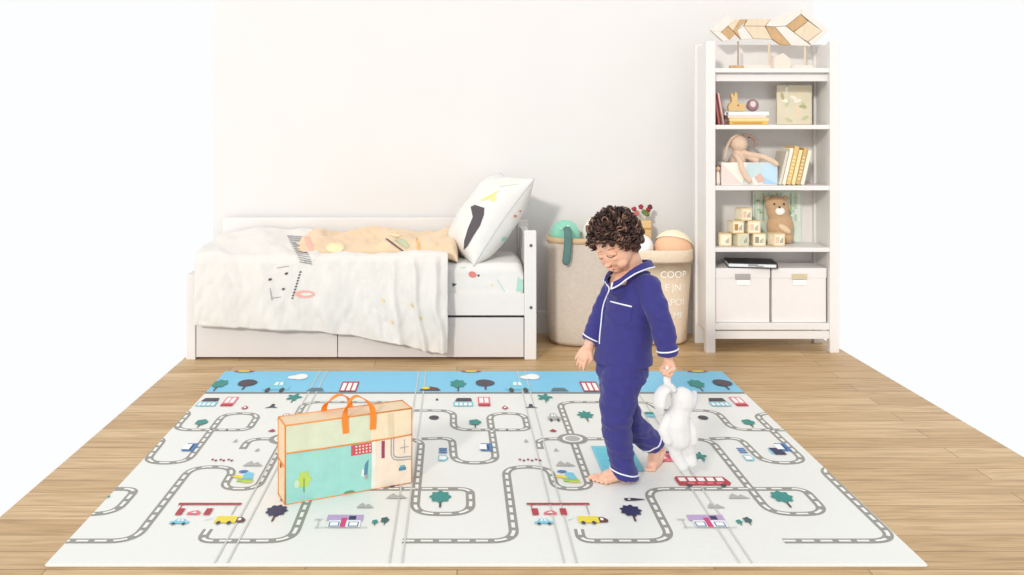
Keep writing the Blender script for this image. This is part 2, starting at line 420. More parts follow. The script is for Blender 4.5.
# filling station
b = at(560, 512, 64, 17)
rect(b, 0, .88, 1, 1, RED); rect(b, .06, .3, .075, .9, RED, 8.5); rect(b, .93, .3, .95, .9, MGR, 8.5)
rect(b, .06, .28, .16, .66, RED, 10); rect(b, .5, .28, .6, .66, RED, 10)
pol(b, [(.24, .3), (.44, .3), (.44, .42), (.38, .55), (.3, .5), (.24, .42)], PINK, 10); pol(b, [(.29, .38), (.38, .38), (.36, .48)], MW, 11)
car(544, 522.5, 19, 6, LBL, MW)
b = at(593, 520.5, 30, 8); rect(b, 0, .12, .7, .95, YEL); pol(b, [(.7, .15), (.98, .2), (1, .5), (.85, .85), (.7, .8)], BRN, 10); rect(b, .75, .4, .85, .7, MW, 11)
for q in (.15, .5): blob(b, q, .12, .07, .2, DARK, 11)
b = at(571, 520, 8, 3); pol(b, [(0, 0), (.9, .8), (1, 1), (.1, .25)], LBL)
b = at(634, 500, 24, 2.6); pol(b, [(.1, 0), (.5, 0), (.95, .4), (.95, .55), (.5, 1), (.1, 1)], DARK); rect(b, .25, .3, .35, .7, MW, 10)
# bus
b = at(703, 482, 54, 10)
pol(b, [(.02, .1), (.95, .1), (1, .35), (.93, .95), (.05, 1), (0, .8)], RED)
for k in range(5): rect(b, .07+.175*k, .5, .2+.175*k, .86, MW, 10)
for k in range(4): rect(b, .2+.175*k, .22, .32+.175*k, .38, PINK, 10)
for q in (.2, .82): blob(b, q, .08, .05, .16, DARK, 11)
# purple school
b = at(708, 522, 40, 13)
rect(b, .05, .55, .95, 1, PUR); rect(b, .6, .6, .78, .9, NVY, 10); rect(b, .42, 0, .56, .75, MAG, 11); rect(b, .12, .0, .92, .55, MW, 9.5)
for q in (.14, .62): rect(b, q, .08, q+.26, .45, BLUE, 10); rect(b, q+.03, .14, q+.23, .4, MW, 11)
rect(b, -.2, 0, 1.12, .04, MGR, 12); rect(b, -.25, .6, -.05, .66, MGR, 12); rect(b, -.14, 0, -.12, .6, MGR, 12)
tree(740, 523.5, 6, 6, TEAL, DARK, lobes=5); tree(748.5, 522, 8, 8, mc('pine', (48, 92, 92)), DARK, lobes=5)
b = at(777, 452, 14, 8); pol(b, [(.2, .1), (1, .1), (1, .4), (.7, .95), (.1, .95)], NVY, 9, (0, PER)); rect(b, 0, .2, .5, .8, LBL, 8.8, (0, PER))
b = at(650, 415, 9, 5); rect(b, 0, 0, 1, .5, LBL); rect(b, 0, .5, 1, 1, TEAL); b = at(660, 410, 7, 4); rect(b, .2, 0, .9, 1, NVY)
for v in matbm.verts: v.co.x *= .992; v.co.y *= .992
mat_o = finish('play_mat', matbm, mm, label='large white folding foam play mat printed with grey roads, trees and a sky-blue band', cat='play mat', loc=(0, 3.5, 0))

# ------------------------------------------------------------------ bed
YB = 4.747; S = F/YB
def bz(py): return H-(py-CY)/S
def bx(px): return (px-CX)/S
bed = thing('toddler_bed', (-0.5, 5.0, 0), 'low white bed with two drawers and posted headboard along the back wall', 'bed')
XB0 = -1.43; XH0, XH1 = bx(524.5), bx(536.5); YBB = 5.33
for ya in (YB, YBB-.05):
    bm = B(); box(bm, XH0, XH1, ya, ya+.05, 0, bz(231)); finish('headboard_post', bm, WHITE, bed, bevel=.005)
bm = B(); box(bm, XH0+.012, XH1-.012, YB+.05, YBB-.05, .06, bz(238)); finish('headboard', bm, WHITE, bed, bevel=.004)
bm = B(); box(bm, XB0, XB0+.05, YB, YBB, 0, .45); finish('footboard', bm, WHITE, bed, bevel=.004)
bm = B(); box(bm, XB0+.05, XH0, YB+.012, YB+.035, bz(316), bz(294)); finish('side_rail', bm, WHITE, bed, bevel=.003)
bm = B(); box(bm, XB0+.05, XH0, YBB-.03, YBB-.005, .04, .692); finish('back_panel', bm, WHITE, bed, bevel=.004)
bm = B(); box(bm, XB0+.05, XH0, YB+.04, YBB-.03, .23, .25); box(bm, XB0+.05, XH0, YB+.02, YB+.04, .012, .03); finish('mattress_base', bm, WHITE, bed)
xm = bx(337.5)
for a, b_ in ((XB0+.054, xm-.002), (xm+.002, XH0-.004)):
    bm = B(); box(bm, a, b_, YB+.002, YB+.026, .014, bz(318)); box(bm, a+.01, b_-.01, YB+.026, YBB-.06, .02, .2)
    finish('drawer', bm, DRAWER, bed, bevel=.0025)
for py in (245.5, 307.5):
    bm = B()
    tube(bm, [V(bx(531), YB+.002, bz(py)), V(bx(531), YB-.003, bz(py))], .008, 16); finish('screw_cap', bm, SCREW, bed)
# mattress with printed sheet
bm = B()
nx, ny = 60, 22
x0, x1, y0, y1, z0, z1 = XB0+.055, XH0-.004, YB+.035, YBB-.035, .252, .500
def sheet_pt(u, v):
    # v goes up the front, over the top
    x = x0+(x1-x0)*u
    e = min(u, 1-u)*(x1-x0); 
    per = [(y0, z0), (y0-.004, (z0+z1)/2), (y0, z1-.03), (y0+.03, z1), (y0+.2, z1+.006), (y1-.03, z1), (y1, z1-.03), (y1, z0)]
    k = v*(len(per)-1); i = min(int(k), len(per)-2); t = k-i
    y = per[i][0]*(1-t)+per[i+1][0]*t; z = per[i][1]*(1-t)+per[i+1][1]*t
    n_ = noise.noise(V(x*6, y*4+z*9, 1.3))
    z += .006*n_*(1 if z > .3 else 0); y += -.006*abs(n_) if v < .4 else 0
    if e < .025 and z > z1-.06: z -= (.025-e)*.9
    return V(x, y, z)
grid = [[bm.verts.new(sheet_pt(i/nx, j/35)) for j in range(36)] for i in range(nx+1)]
for i in range(nx):
    for j in range(35): bm.faces.new((grid[i][j], grid[i+1][j], grid[i+1][j+1], grid[i][j+1]))
bm.faces.new([grid[0][j] for j in range(36)]); bm.faces.new([grid[nx][j] for j in range(35, -1, -1)])
bm.faces.new([grid[i][0] for i in range(nx, -1, -1)]+[grid[i][35] for i in range(nx+1)])
bmesh.ops.recalc_face_normals(bm, faces=bm.faces)
bv = BVHTree.FromBMesh(bm)
mats_s = [SHEET, mat('print_coral', (218, 128, 122), .8), mat('print_teal', (168, 212, 200), .8), mat('print_dark', (92, 84, 90), .8), mat('print_sand', (232, 210, 150), .8)]
decal(bm, bv, ring_poly(472.5, 274.5, 4.2, 3.2, 10, .3), 1); decal(bm, bv, ring_poly(478.5, 275.5, 1.4, 1.2, 8), 3, .002)
decal(bm, bv, [(518, 276), (523, 283), (523, 290), (516, 292)], 2); decal(bm, bv, [(452, 283), (457, 284), (453, 287)], 3)
decal(bm, bv, line_poly(497, 279, 505, 292, .7), 2); decal(bm, bv, [(460, 268), (466, 266.5), (465, 268.5)], 2)
decal(bm, bv, ring_poly(492, 285, 1.3, 1, 8), 4)
finish('mattress', bm, mats_s, smooth=True, label='thick mattress in a white printed sheet lying inside the white bed', cat='mattress')

# white duvet
def hem(px):
    t = [(200, 323), (225, 325), (300, 328), (337, 331), (400, 341), (432, 350), (449, 350), (460, 350)]
    for (a, b1), (c, d) in zip(t, t[1:]):
        if px <= c: return b1+(d-b1)*(px-a)/(c-a)
    return 350
def topz(x, y):
    z = .545+.055*max(0, min(1, (y-4.75)/.5))
    z += .018*noise.noise(V(x*3.2, y*3, 4.1))+.010*noise.noise(V(x*9, y*8, 2.2))
    return z
def duvet_pt(x, s):
    # s: 0 at the hem, .42 at the front edge, 1 at the wall side
    px = CX+x*S
    zb = bz(hem(px))
    yf = YB-.030
    if s < .42:
        t = s/.42; z = zb+(.530-zb)*t; y = yf-.012*math.sin(t*PI)-.012*(1-t)
        zz = z
        fold = .040*noise.noise(V(x*5+z*3.2, z*1.6, 7.7))+.018*noise.noise(V(x*13+z*6, z*4, 3.1))+.004*noise.noise(V(x*34-z*8, z*12, .4))
        kx = max(0, min(1, (px-375)/40)); fold = abs(fold)+kx*.030*max(0, math.sin(px*.30+z*7+2*noise.noise(V(x*8, z*5, 8))))**1.5+.010*max(0, math.sin(px*.115+z*5+3*noise.noise(V(x*3, z*3, 2))))
        y -= abs(fold)*1.15*(1-.4*t)+.004
        z += .006*noise.noise(V(x*12, 0, 9))*(1-t)
    else:
        t = (s-.42)/.58
        tt = min(1, t/.12); ang = tt*PI/2
        if t < .12:
            y = yf+.045*(1-math.cos(ang)); z = .530+.025*math.sin(ang)
        else:
            y = yf+.045+(5.27-yf-.045)*((t-.12)/.88); z = topz(x, y)+.010
            if (t-.12)/.88 < .15: z = (.555)*(1-(t-.12)/.88/.15)+z*((t-.12)/.88/.15)
        fold = .034*noise.noise(V(x*5+y*3, y*2, 7.7))+.014*noise.noise(V(x*11+y*5, y*5, 3.1))+.002*noise.noise(V(x*30, y*16, 5))
        z += abs(fold)*1.0
    return V(x, y, z)
bm = B(); nx, ns = 190, 90
XD0, XD1 = XB0+.06, bx(448)
rows = []
for i in range(nx+1):
    x = XD0+(XD1-XD0)*i/nx; px = CX+x*S
    # how far up the top the white side reaches
    if px < 296: smax = 1
    elif px < 318: smax = 1-(px-296)/22*.49
    else: smax = .51+.006*math.sin(px*.3)
    rows.append([bm.verts.new(duvet_pt(x, smax*j/ns)) for j in range(ns+1)])
for i in range(nx):
    for j in range(ns): bm.faces.new((rows[i][j], rows[i+1][j], rows[i+1][j+1], rows[i][j+1]))
bmesh.ops.recalc_face_normals(bm, faces=bm.faces)
bv = BVHTree.FromBMesh(bm)
base = bm
dk = bmesh.new()
for (x, y) in ((270, 279.5), (286.5, 273.5), (283.5, 289)): decal(dk, bv, ring_poly(x, y, 1.9, 1.2, 8, -.4), 1, .004)
for k in range(10): decal(dk, bv, ring_poly(292.5+8*k/9, 298-26*k/9, 1.3, .9, 7, -.6), 1, .004)
decal(dk, bv, ring_poly(305, 294, 10, 3.6, 14, 0), 2, .004); decal(dk, bv, ring_poly(306, 294, 6, 1.6, 12, 0), 0, .005)
decal(dk, bv, line_poly(270, 288, 272, 300, .6), 3, .004); decal(dk, bv, line_poly(272, 298, 281, 297, .6), 3, .004); decal(dk, bv, line_poly(277, 268, 289, 266, .6), 3, .004)
for k in range(13):
    yy = 236+k*2.1; decal(dk, bv, line_poly(287+k*1.1, yy+.6, 303+k*.75, yy+1.6+k*.12, .8), 3, .006)
for (x, y) in ((383, 300), (392, 322), (412, 305), (420, 318)): decal(dk, bv, ring_poly(x, y, 2.4, 1.1, 8, .9), 4, .004)
duv = finish('duvet', bm, [DUV], smooth=True, label='rumpled white duvet draped over the front of the bed, with a drawn face', cat='duvet')
md = duv.modifiers.new('Solid', 'SOLIDIFY'); md.thickness = .012; md.offset = -1
finish('printed_face', dk, [DUV, mats_s[3], mat('print_rose', (240, 170, 160), .8), mat('print_stroke', (150, 150, 152), .8), mats_s[4]], duv, smooth=True, label='grey and rose drawn face on the white cloth')

# peach quilt lying on top
bm = B(); nx, ny = 150, 46
def quilt_pt(u, v, top=True):
    px = 292+v*14*(1-u)+(458-292)*u; 
    y = 4.80+(5.24-4.80)*v
    x = (px-CX)/F*y
    e = min(u*1.65, (1-u)*1.65)/.09; ev = min(v, 1-v)*.44/.07
    r = max(0, min(1, e))*max(0, min(1, ev)); r = math.sqrt(max(0, 1-(1-r)**2))
    z = .548+.055*v
    lump = .5+.5*math.sin(u*15+noise.noise(V(u*5, v*2, 1))*3.0)
    z += (.018+.040*lump*(.6+.4*v)+.022*noise.noise(V(x*9, y*8, 6))+.008*noise.noise(V(x*26, y*20, 2)))*r
    if u > .52 and u < .72: z += .02*math.sin((u-.52)/.2*PI)*r
    z -= .03*(1-r)*(max(0, u-.9)*10)
    return V(x, y, z) if top else V(x, y, z-.012-.02*r)
t_ = [[bm.verts.new(quilt_pt(i/nx, j/ny)) for j in range(ny+1)] for i in range(nx+1)]
b2 = [[bm.verts.new(quilt_pt(i/nx, j/ny, False)) for j in range(ny+1)] for i in range(nx+1)]
for i in range(nx):
    for j in range(ny):
        bm.faces.new((t_[i][j], t_[i+1][j], t_[i+1][j+1], t_[i][j+1])); bm.faces.new((b2[i][j], b2[i][j+1], b2[i+1][j+1], b2[i+1][j]))
for i in range(nx):
    bm.faces.new((t_[i][0], b2[i][0], b2[i+1][0], t_[i+1][0])); bm.faces.new((t_[i][ny], t_[i+1][ny], b2[i+1][ny], b2[i][ny]))
for j in range(ny):
    bm.faces.new((t_[0][j], t_[0][j+1], b2[0][j+1], b2[0][j])); bm.faces.new((t_[nx][j], b2[nx][j], b2[nx][j+1], t_[nx][j+1]))
bmesh.ops.recalc_face_normals(bm, faces=bm.faces)
bv = BVHTree.FromBMesh(bm)
dk = bmesh.new()
decal(dk, bv, line_poly(386, 239, 410, 257, 1.3), 0, .004)
decal(dk, bv, [(394, 240), (404, 239), (409, 246), (407, 249)], 1, .003); decal(dk, bv, [(388, 234), (402, 235), (396, 238)], 2, .003)
decal(dk, bv, [(304, 237), (309, 237), (318, 262), (313, 262)], 3, .003); decal(dk, bv, ring_poly(335, 248, 9, 5, 18), 2, .004)
decal(dk, bv, [(416, 237), (420, 243), (421, 257), (417, 258), (417, 245)], 4, .003)
q = finish('quilt', bm, PEACH, smooth=True, label='puffy peach quilt folded along the back of the bed, behind the white duvet', cat='quilt')
finish('printed_pattern', dk, [mats_s[3], mat('print_sage', (196, 204, 170), .8), mat('print_cream', (246, 224, 178), .85), mat('print_blush', (240, 178, 160), .8), mat('print_ochre', (226, 180, 110), .8)], q, smooth=True)

# leaning pillow
A, BW, T = .290, .215, .135
U = V(.57, .22, .78).normalized(); W = V(-.42, .9, -.02); W = (W-U*W.dot(U)).normalized(); Nn = U.cross(W).normalized()
if Nn.z < 0: Nn = -Nn
pc = P(504.5, 222, 4.86)+W*BW
def pil(u, v, sg):
    m = (1-abs(u)**2.6)*(1-abs(v)**2.6); h = T*max(0, m)**.55
    pin = 1-.10*(1-abs(v)**2)*abs(u)**3; pin2 = 1-.13*(1-abs(u)**2)*abs(v)**3
    w = .008*noise.noise(V(u*3+5, v*3, sg*2.))*(m**.3 if m > 0 else 0)
    return pc+U*(u*A*pin)+W*(v*BW*pin2)+Nn*sg*(h+w)
bm = B(); n = 36; g = {}
for sg in (1, -1):
    for i in range(n+1):
        for j in range(n+1):
            if sg == -1 and (i in (0, n) or j in (0, n)): g[sg, i, j] = g[1, i, j]; continue
            uu = math.sin((i/n-.5)*PI); vv = math.sin((j/n-.5)*PI); g[sg, i, j] = bm.verts.new(pil(uu, vv, sg))
    for i in range(n):
        for j in range(n): bm.faces.new((g[sg, i, j], g[sg, i+1, j], g[sg, i+1, j+1], g[sg, i, j+1]))
bmesh.ops.recalc_face_normals(bm, faces=bm.faces)
bv = BVHTree.FromBMesh(bm); 
dk = bmesh.new()
decal(dk, bv, [(471, 207), (475, 205), (484.5, 208), (484, 215), (480, 226), (473.5, 236), (468, 246), (464, 250), (464.5, 241), (468, 229), (473, 217), (472, 212)], 0, .003)
decal(dk, bv, [(489, 199), (495, 195), (497, 198), (493, 202), (491, 201)], 1, .003)
decal(dk, bv, [(480, 200), (500, 190), (499, 191.5), (484, 201)], 1, .003); decal(dk, bv, [(497, 183), (518, 180), (519, 184), (500, 187)], 2, .003)
decal(dk, bv, ring_poly(515, 216, 1.7, 1.5, 8), 3, .003); decal(dk, bv, ring_poly(520, 211, 1.2, 1.1, 8), 3, .003)
decal(dk, bv, ring_poly(504, 239, 3.5, 2, 9, -.5), 4, .003); decal(dk, bv, ring_poly(508, 243, 1.5, 1.5, 9, -.5), 4, .003)
pp = finish('pillow', bm, PIL, smooth=True, label='big square white pillow with a dark printed bird, leaning on the headboard', cat='pillow')
finish('printed_bird', dk, [mat('print_bird', (86, 80, 84), .8), mat('print_yel', (240, 222, 140), .8), mat('print_mist', (222, 226, 212), .8), mats_s[1], mats_s[2]], pp, smooth=True)
bm = B(); loop = [pil(a, b1, 1) for a, b1 in [(-1+2*k/30, -1) for k in range(30)]+[(1, -1+2*k/30) for k in range(30)]+[(1-2*k/30, 1) for k in range(30)]+[(-1, 1-2*k/30) for k in range(31)]]
tube(bm, loop, .0028, 6, cap=False); finish('piping', bm, mat('pillow_piping', (196, 196, 196), .8), pp, smooth=True)

# ------------------------------------------------------------------ baskets with toys
def soft_bin(name, cx, cy, prof, sy, material, label, folds=.008, fill=.10):
    bm = B(); seg = 64; rings = []
    inner = [(r-.008, z) for r, z in prof[::-1] if z > prof[-1][1]-fill]
    full = prof+inner
    for r, z in full:
        ring = []
        for k in range(seg):
            a = 2*PI*k/seg; rr = r*(1+folds*8*noise.noise(V(math.cos(a)*2, math.sin(a)*2, z*9))*.5)
            ca, sa = math.cos(a), math.sin(a)
            q = (abs(ca)**2.8+abs(sa)**2.8)**(-1/2.8)
            q = 1+(q-1)*.55
            ring.append(bm.verts.new((cx+rr*q*ca, cy+rr*q*sa*sy, z)))
        rings.append(ring)
    for i in range(len(rings)-1):
        for k in range(seg): bm.faces.new((rings[i][k], rings[i][(k+1) % seg], rings[i+1][(k+1) % seg], rings[i+1][k]))
    bm.faces.new(rings[0][::-1]); bm.faces.new(rings[-1])
    return finish(name, bm, material, smooth=True, label=label, cat='toy basket')
YK = 5.05; SK = F/YK
def kz(py): return H-(py-CY)/SK
xa = (586-CX)/SK
zr = kz(238)
prof = [(.185, .006), (.203, .03), (.207, .12), (.205, .25), (.209, .4), (.207, .5), (.206, zr-.03), (.204, zr-.004), (.200, zr)]
k1 = soft_bin('toy_basket', xa, YK+.10, prof, .72, LINEN, 'soft grey linen toy basket with a tan rim, standing nearer the bed')
bm = B(); prof_r = []
seg = 64
for zz, rr in ((zr-.030, .212), (zr+.002, .211), (zr+.002, .199), (zr-.030, .198)):
    prof_r.append([bm.verts.new((xa+rr*(1+((abs(math.cos(a))**2.8+abs(math.sin(a))**2.8)**(-1/2.8)-1)*.55)*math.cos(a), YK+.10+.72*rr*(1+((abs(math.cos(a))**2.8+abs(math.sin(a))**2.8)**(-1/2.8)-1)*.55)*math.sin(a), zz)) for a in (2*PI*k/seg for k in range(seg))])
for i in range(4):
    for k in range(seg): bm.faces.new((prof_r[i][k], prof_r[i][(k+1) % seg], prof_r[(i+1) % 4][(k+1) % seg], prof_r[(i+1) % 4][k]))
finish('rim_band', bm, LINING, k1, smooth=True, label='tan rim band')
# octopus plush
TEALP = mat('teal_plush', (140, 206, 182), .95, .04, 40, .5, 300, sheen=.3); TEALD = mat('dark_teal_plush', (92, 126, 122), .95, .08, 60, .7, 200)
oc = P(567, 235, YK)
octo = thing('octopus_plush', (oc.x, oc.y+.02, zr-.02), 'mint green round plush head with a dark teal arm hanging over the grey basket', 'plush toy')
bm = B(); ell(bm, (oc.x, oc.y+.10, zr+.0), (.088, .08, .092), u=28, v=18); finish('head', bm, TEALP, octo, smooth=True)
bm = B(); pts = smooth_curve([P(568, 229, YK-.0)+V(0, .06, 0), P(568, 233, YK-.045), P(568, 243, YK-.062), P(567, 255, YK-.068), P(565.5, 265, YK-.07)], 6)
tube(bm, pts, [(.022, .012)]*(len(pts)-3)+[(.020, .012), (.016, .010), (.008, .006)], 12); finish('arm', bm, TEALD, octo, smooth=True, label='dark teal arm')
bm = B(); ell(bm, P(568, 226, YK+.02), (.006, .004, .006)); ell(bm, P(561, 229, YK+.025), (.005, .004, .005)); finish('eye', bm, mat('pearl_eye', (226, 226, 220), .3), octo, smooth=True)
bm = B(); b0 = P(602, 233, YK+.1); ell(bm, b0, (.112, .095, .105), u=28, v=18)
finish('white_ball', bm, mat('ball_cream', (240, 236, 226), .7, .02, 20, .2, 100), smooth=True, label='cream white ball in the grey basket, behind the curly hair', cat='ball')
# right bag
xb = (664-CX)/SK; zr2 = kz(250)
prof = [(.135, .006), (.150, .02), (.152, .08), (.160, .2), (.168, .35), (.178, .5), (.183, zr2-.075), (.176, zr2-.07), (.188, zr2-.06), (.187, zr2-.01), (.182, zr2)]
bag2 = soft_bin('fabric_toy_bag', xb, YK+.10, prof, .72, LINEN2, 'beige fabric toy bag with white lettering, beside the bookcase', folds=.010, fill=.05)
me = bag2.data; bmx = bmesh.new(); bmx.from_mesh(me); bmx.transform(Matrix.Translation(bag2.location)); bvb = BVHTree.FromBMesh(bmx); bmx.free()
lt = B()
for (s, px, py, sz) in (('COOP', 674, 278, 7.6), ('E JN', 673.5, 291, 7.6), ('AP\u00d3I', 675, 306, 7.8), ('MI', 678.5, 319, 7.2)):
    t = text_mesh(s, sz/SK*1.25, 0)
    for v in t.verts: v.co = V((px-CX)/F*(YK-.03)+v.co.x, 0, 0)+V(0, 4.0, H-(py-CY)/F*(YK-.03)+v.co.y)
    for v in t.verts:
        r = bvb.ray_cast(v.co, V(0, 1, 0))
        v.co.y = (r[0].y if r[0] else YK)-.0025
    m_ = {v: lt.verts.new(v.co) for v in t.verts}
    for f in t.faces: lt.faces.new([m_[v] for v in f.verts])
    t.free()
finish('lettering', lt, mat('chalk_print', (250, 247, 240), .9), bag2, label='white printed lettering')
# orange and cream plush
oc = P(673, 250, YK+.09); rr = .112
pl = thing('round_plush', (oc.x, oc.y, zr2-.03), 'round peach plush with a cream cap, sitting in the beige bag', 'plush toy')
bm = B(); ell(bm, oc+V(0, 0, .002), (rr-.004, rr-.02, rr-.006), u=30, v=20); finish('body', bm, mat('peach_plush', (236, 190, 156), .95, .03, 40, .3, 300), pl, smooth=True)
bm = B(); t = bmesh.new(); bmesh.ops.create_uvsphere(t, u_segments=40, v_segments=28, radius=1)
bmesh.ops.bisect_plane(t, geom=t.verts[:]+t.edges[:]+t.faces[:], plane_co=V(.2, .42, .87)*.36, plane_no=V(.2, .42, .87).normalized(), clear_inner=True)
for v in t.verts: v.co = oc+V(v.co.x*(rr+.004), v.co.y*(rr-.012), v.co.z*(rr+.004))
finish('cap', t, mat('cream_plush', (244, 236, 205), .95, .03, 40, .3, 300), pl, smooth=True, label='cream cap').modifiers.new('s', 'SOLIDIFY').thickness = .004
bm.free()
bm = B(); ell(bm, P(641, 247, YK+.06), (.070, .07, .070), u=26, v=16)
finish('white_ball', bm, mat('ball_white', (240, 241, 242), .7, .02, 20, .2, 100), smooth=True, label='plain white ball in the beige bag, between the hair and the peach plush', cat='ball')
# tall wooden pot with pompom sticks
pot = thing('wooden_pot', (P(643, 250, YK+.19).x, YK+.19, .02), 'tall wooden holder rising from the beige bag behind the hair', 'holder')
WOODP = mat('pine_wood', (216, 184, 130), .6, .06, 12, .1, 60, stretch=(1, 1, 6)); sp = F/(YK+.19)
pxz = lambda py: H-(py-CY)/sp
bm = B(); c0 = pot.location
box(bm, c0.x-.042, c0.x+.042, c0.y-.035, c0.y+.035, .02, pxz(220)); finish('box_body', bm, WOODP, pot, bevel=.004)
bm = B(); box(bm, c0.x-.044, c0.x+.044, c0.y-.037, c0.y+.037, pxz(229), pxz(227)); finish('band', bm, mat('pine_dark', (186, 142, 84), .6), pot)
st = [(634, 209, 'r'), (641, 207, 'r'), (648, 210, 'r'), (637, 213, 'p'), (644, 212, 'g'), (650, 207, 'd'), (647, 214, 'g'), (634, 215, 'p')]
cm = {'r': mat('pom_red', (160, 58, 66), .9), 'p': mat('pom_pink', (196, 120, 110), .9), 'g': mat('pom_green', (112, 132, 72), .9), 'd': mat('pom_dark', (110, 52, 60), .9)}
nm = {'r': 'deep red', 'p': 'dusty pink', 'g': 'moss green', 'd': 'wine dark'}
spots = ['leftmost of the upper row', 'in the middle of the upper row', 'right of the middle in the upper row', 'low on the left', 'low in the middle', 'at the far upper right', 'low on the right', 'lowest at the left edge']
for k, (x, y, c) in enumerate(st):
    p = P(x, y, YK+.19+.01*(k % 3-1)); fl = thing('pompom_stick', (c0.x+(x-643)*.0012, c0.y, pxz(221)), f'{nm[c]} pompom on a stick, {spots[k]}', 'pompom stick', 'pompom sticks in the wooden holder')
    bm = B(); tube(bm, [V(c0.x+(x-643)*.0022, p.y, pxz(221)-.001), p], .0018, 6); finish('stick', bm, mat('stick_pale', (206, 196, 170), .8), fl)
    bm = B()
    for q_ in range(26):
        d = V(random.gauss(0, 1), random.gauss(0, 1), random.gauss(0, 1)).normalized(); ell(bm, p+d*.010, .0065, u=8, v=6)
    finish('pompom', bm, cm[c], fl, smooth=True)

# ------------------------------------------------------------------ bookcase
YC = 4.89; SC = F/YC
def cz(py): return H-(py-CY)/SC
def cx(px): return (px-CX)/SC
YCB = 5.15
bc = thing('bookcase', (1.72, 5.05, 0), 'tall white open bookcase against the right of the back wall', 'bookcase')
X0, X1, X2, X3 = cx(706), cx(715.5), cx(830), cx(839.5)
for a, b_, nmx in ((X0, X1, 'side_panel'), (X2, X3, 'side_panel')):
    bm = B(); box(bm, a, b_, YC, YC+.045, 0, cz(41)); box(bm, a+.012, b_-.012, YC+.045, YCB-.04, .11, cz(43)); box(bm, a, b_, YCB-.04, YCB, 0, cz(41))
    finish(nmx, bm, WHITE, bc, bevel=.003)
shelf_y = [(68, 72.5), (124.8, 129.3), (185.8, 190.5), (247.8, 252.2), (323.8, 330.2)]
SZ = [cz(a) for a, b_ in shelf_y]
for a, b_ in shelf_y:
    bm = B(); box(bm, X1-.002, X2+.002, YC+.006, YCB, cz(b_), cz(a)); finish('shelf', bm, WHITE, bc, bevel=.003)
bm = B(); box(bm, X1-.002, X2+.002, YC+.035, YC+.05, cz(81), cz(73)); finish('apron', bm, WHITE, bc, bevel=.002)
bm = B(); box(bm, X1-.002, X2+.002, YC+.012, YC+.03, cz(339.5), cz(331.5)); finish('apron', bm, WHITE, bc, bevel=.002)
bm = B(); box(bm, X1-.002, X2+.002, YCB-.012, YCB-.002, .15, cz(41)); finish('back_panel', bm, WHITE, bc)

def cbox(name, px0, py0, px1, py1, Y, d, m, **k):     # box whose front stands at Y
    s = F/Y; bm = B(); box(bm, (px0-CX)/s, (px1-CX)/s, Y, Y+d, H-(py1-CY)/s, H-(py0-CY)/s); return finish(name, bm, m, **k)
# storage boxes
BOXM = mat('box_board', (230, 226, 224), .7, .015, 20, .1, 200)
for (a, b_, lab) in ((cx(717), cx(771.5), 'white storage box with a silver label holder on the lowest shelf, nearer the basket'),
                     (cx(774), cx(828.5), 'white storage box with a beige label holder on the lowest shelf, by the right wall')):
    t = thing('storage_box', ((a+b_)/2, YC+.17, SZ[4]), lab, 'storage box', 'storage boxes on the lowest shelf')
    z1 = cz(269)
    bm = B(); box(bm, a, b_, YC+.03, YC+.235, SZ[4]+.001, z1-.03); finish('box_body', bm, BOXM, t, bevel=.003)
    bm = B(); box(bm, a-.002, b_+.002, YC+.027, YC+.238, z1-.055, z1); finish('lid', bm, BOXM, t, bevel=.003)
    m = (a+b_)/2; w = .042
    bm = B(); z = cz(277.5)
    box(bm, m-w, m+w, YC+.022, YC+.0265, z-.015, z+.016); finish('label_holder', bm, mat('brushed_silver', (178, 172, 170), .35, metal=.3) if a < 1.6 else mat('beige_metal', (206, 192, 160), .4), t, bevel=.002, label='metal label holder')
    bm = B(); box(bm, m-w+.008, m+w-.004, YC+.024, YC+.0272, z-.045, z-.018); finish('paper_label', bm, mat('paper_tag', (248, 246, 244), .8), t)
# black folder
bm = B(); zt = cz(269)+.002; a0 = cx(730); 
M = Matrix.Translation((cx(756), YC+.115, zt)) @ Matrix.Rotation(math.radians(-9), 4, 'Z')
fd = thing('black_folder', (cx(756), YC+.13, zt), 'slim black closed folder lying on the two white storage boxes', 'folder')
box(bm, -.125, .135, -.10, .085, .022, .028, M=M); box(bm, -.125, .135, -.10, .085, 0, .005, M=M); box(bm, .128, .135, -.10, .085, .004, .023, M=M); finish('cover', bm, mat('black_plastic', (34, 34, 38), .45), fd, bevel=.002)
bm = B(); box(bm, -.122, .127, -.096, .082, .0052, .0218, M=M); finish('pages', bm, mat('page_white', (232, 236, 240), .8), fd)
bm = B(); box(bm, -.02, .03, -.103, -.1005, .012, .02, M=M); box(bm, .02, .06, -.103, -.1003, .010, .014, M=M); finish('clasp', bm, mat('clasp_grey', (150, 150, 150), .4), fd)

# shelf 4: blocks
BW_ = mat('block_wood', (228, 208, 168), .6, .07, 14, .1, 60, stretch=(1, 5, 1))
prints = [mat('block_print_'+n_, c_2, .7) for n_, c_2 in (('cream', (240, 232, 208)), ('brown', (176, 132, 70)), ('sage', (206, 212, 188)), ('rose', (226, 196, 172)), ('grey', (150, 146, 128)))]
blk = [(719, 733.5, 235, 248.5, 0, -8, 'in the bottom row at the left end', 'A'), (736.5, 748, 235.5, 248.5, 2, 14, 'in the bottom row, second from the left', 'E'),
       (753, 768, 235, 248.5, 4, -9, 'in the bottom row, third from the left', 'S'), (772, 785, 235.5, 248.5, 3, 12, 'in the bottom row at the right end', 'O'),
       (730.5, 744.5, 221.3, 235, 1, 10, 'in the middle row at the left', 'B'), (747.5, 762.5, 221.3, 235, 3, -6, 'in the middle row at the right', 'D'),
       (739, 751.5, 208.5, 221.3, 3, 16, 'alone on top of the pile', 'G')]
yb_ = YC+.055
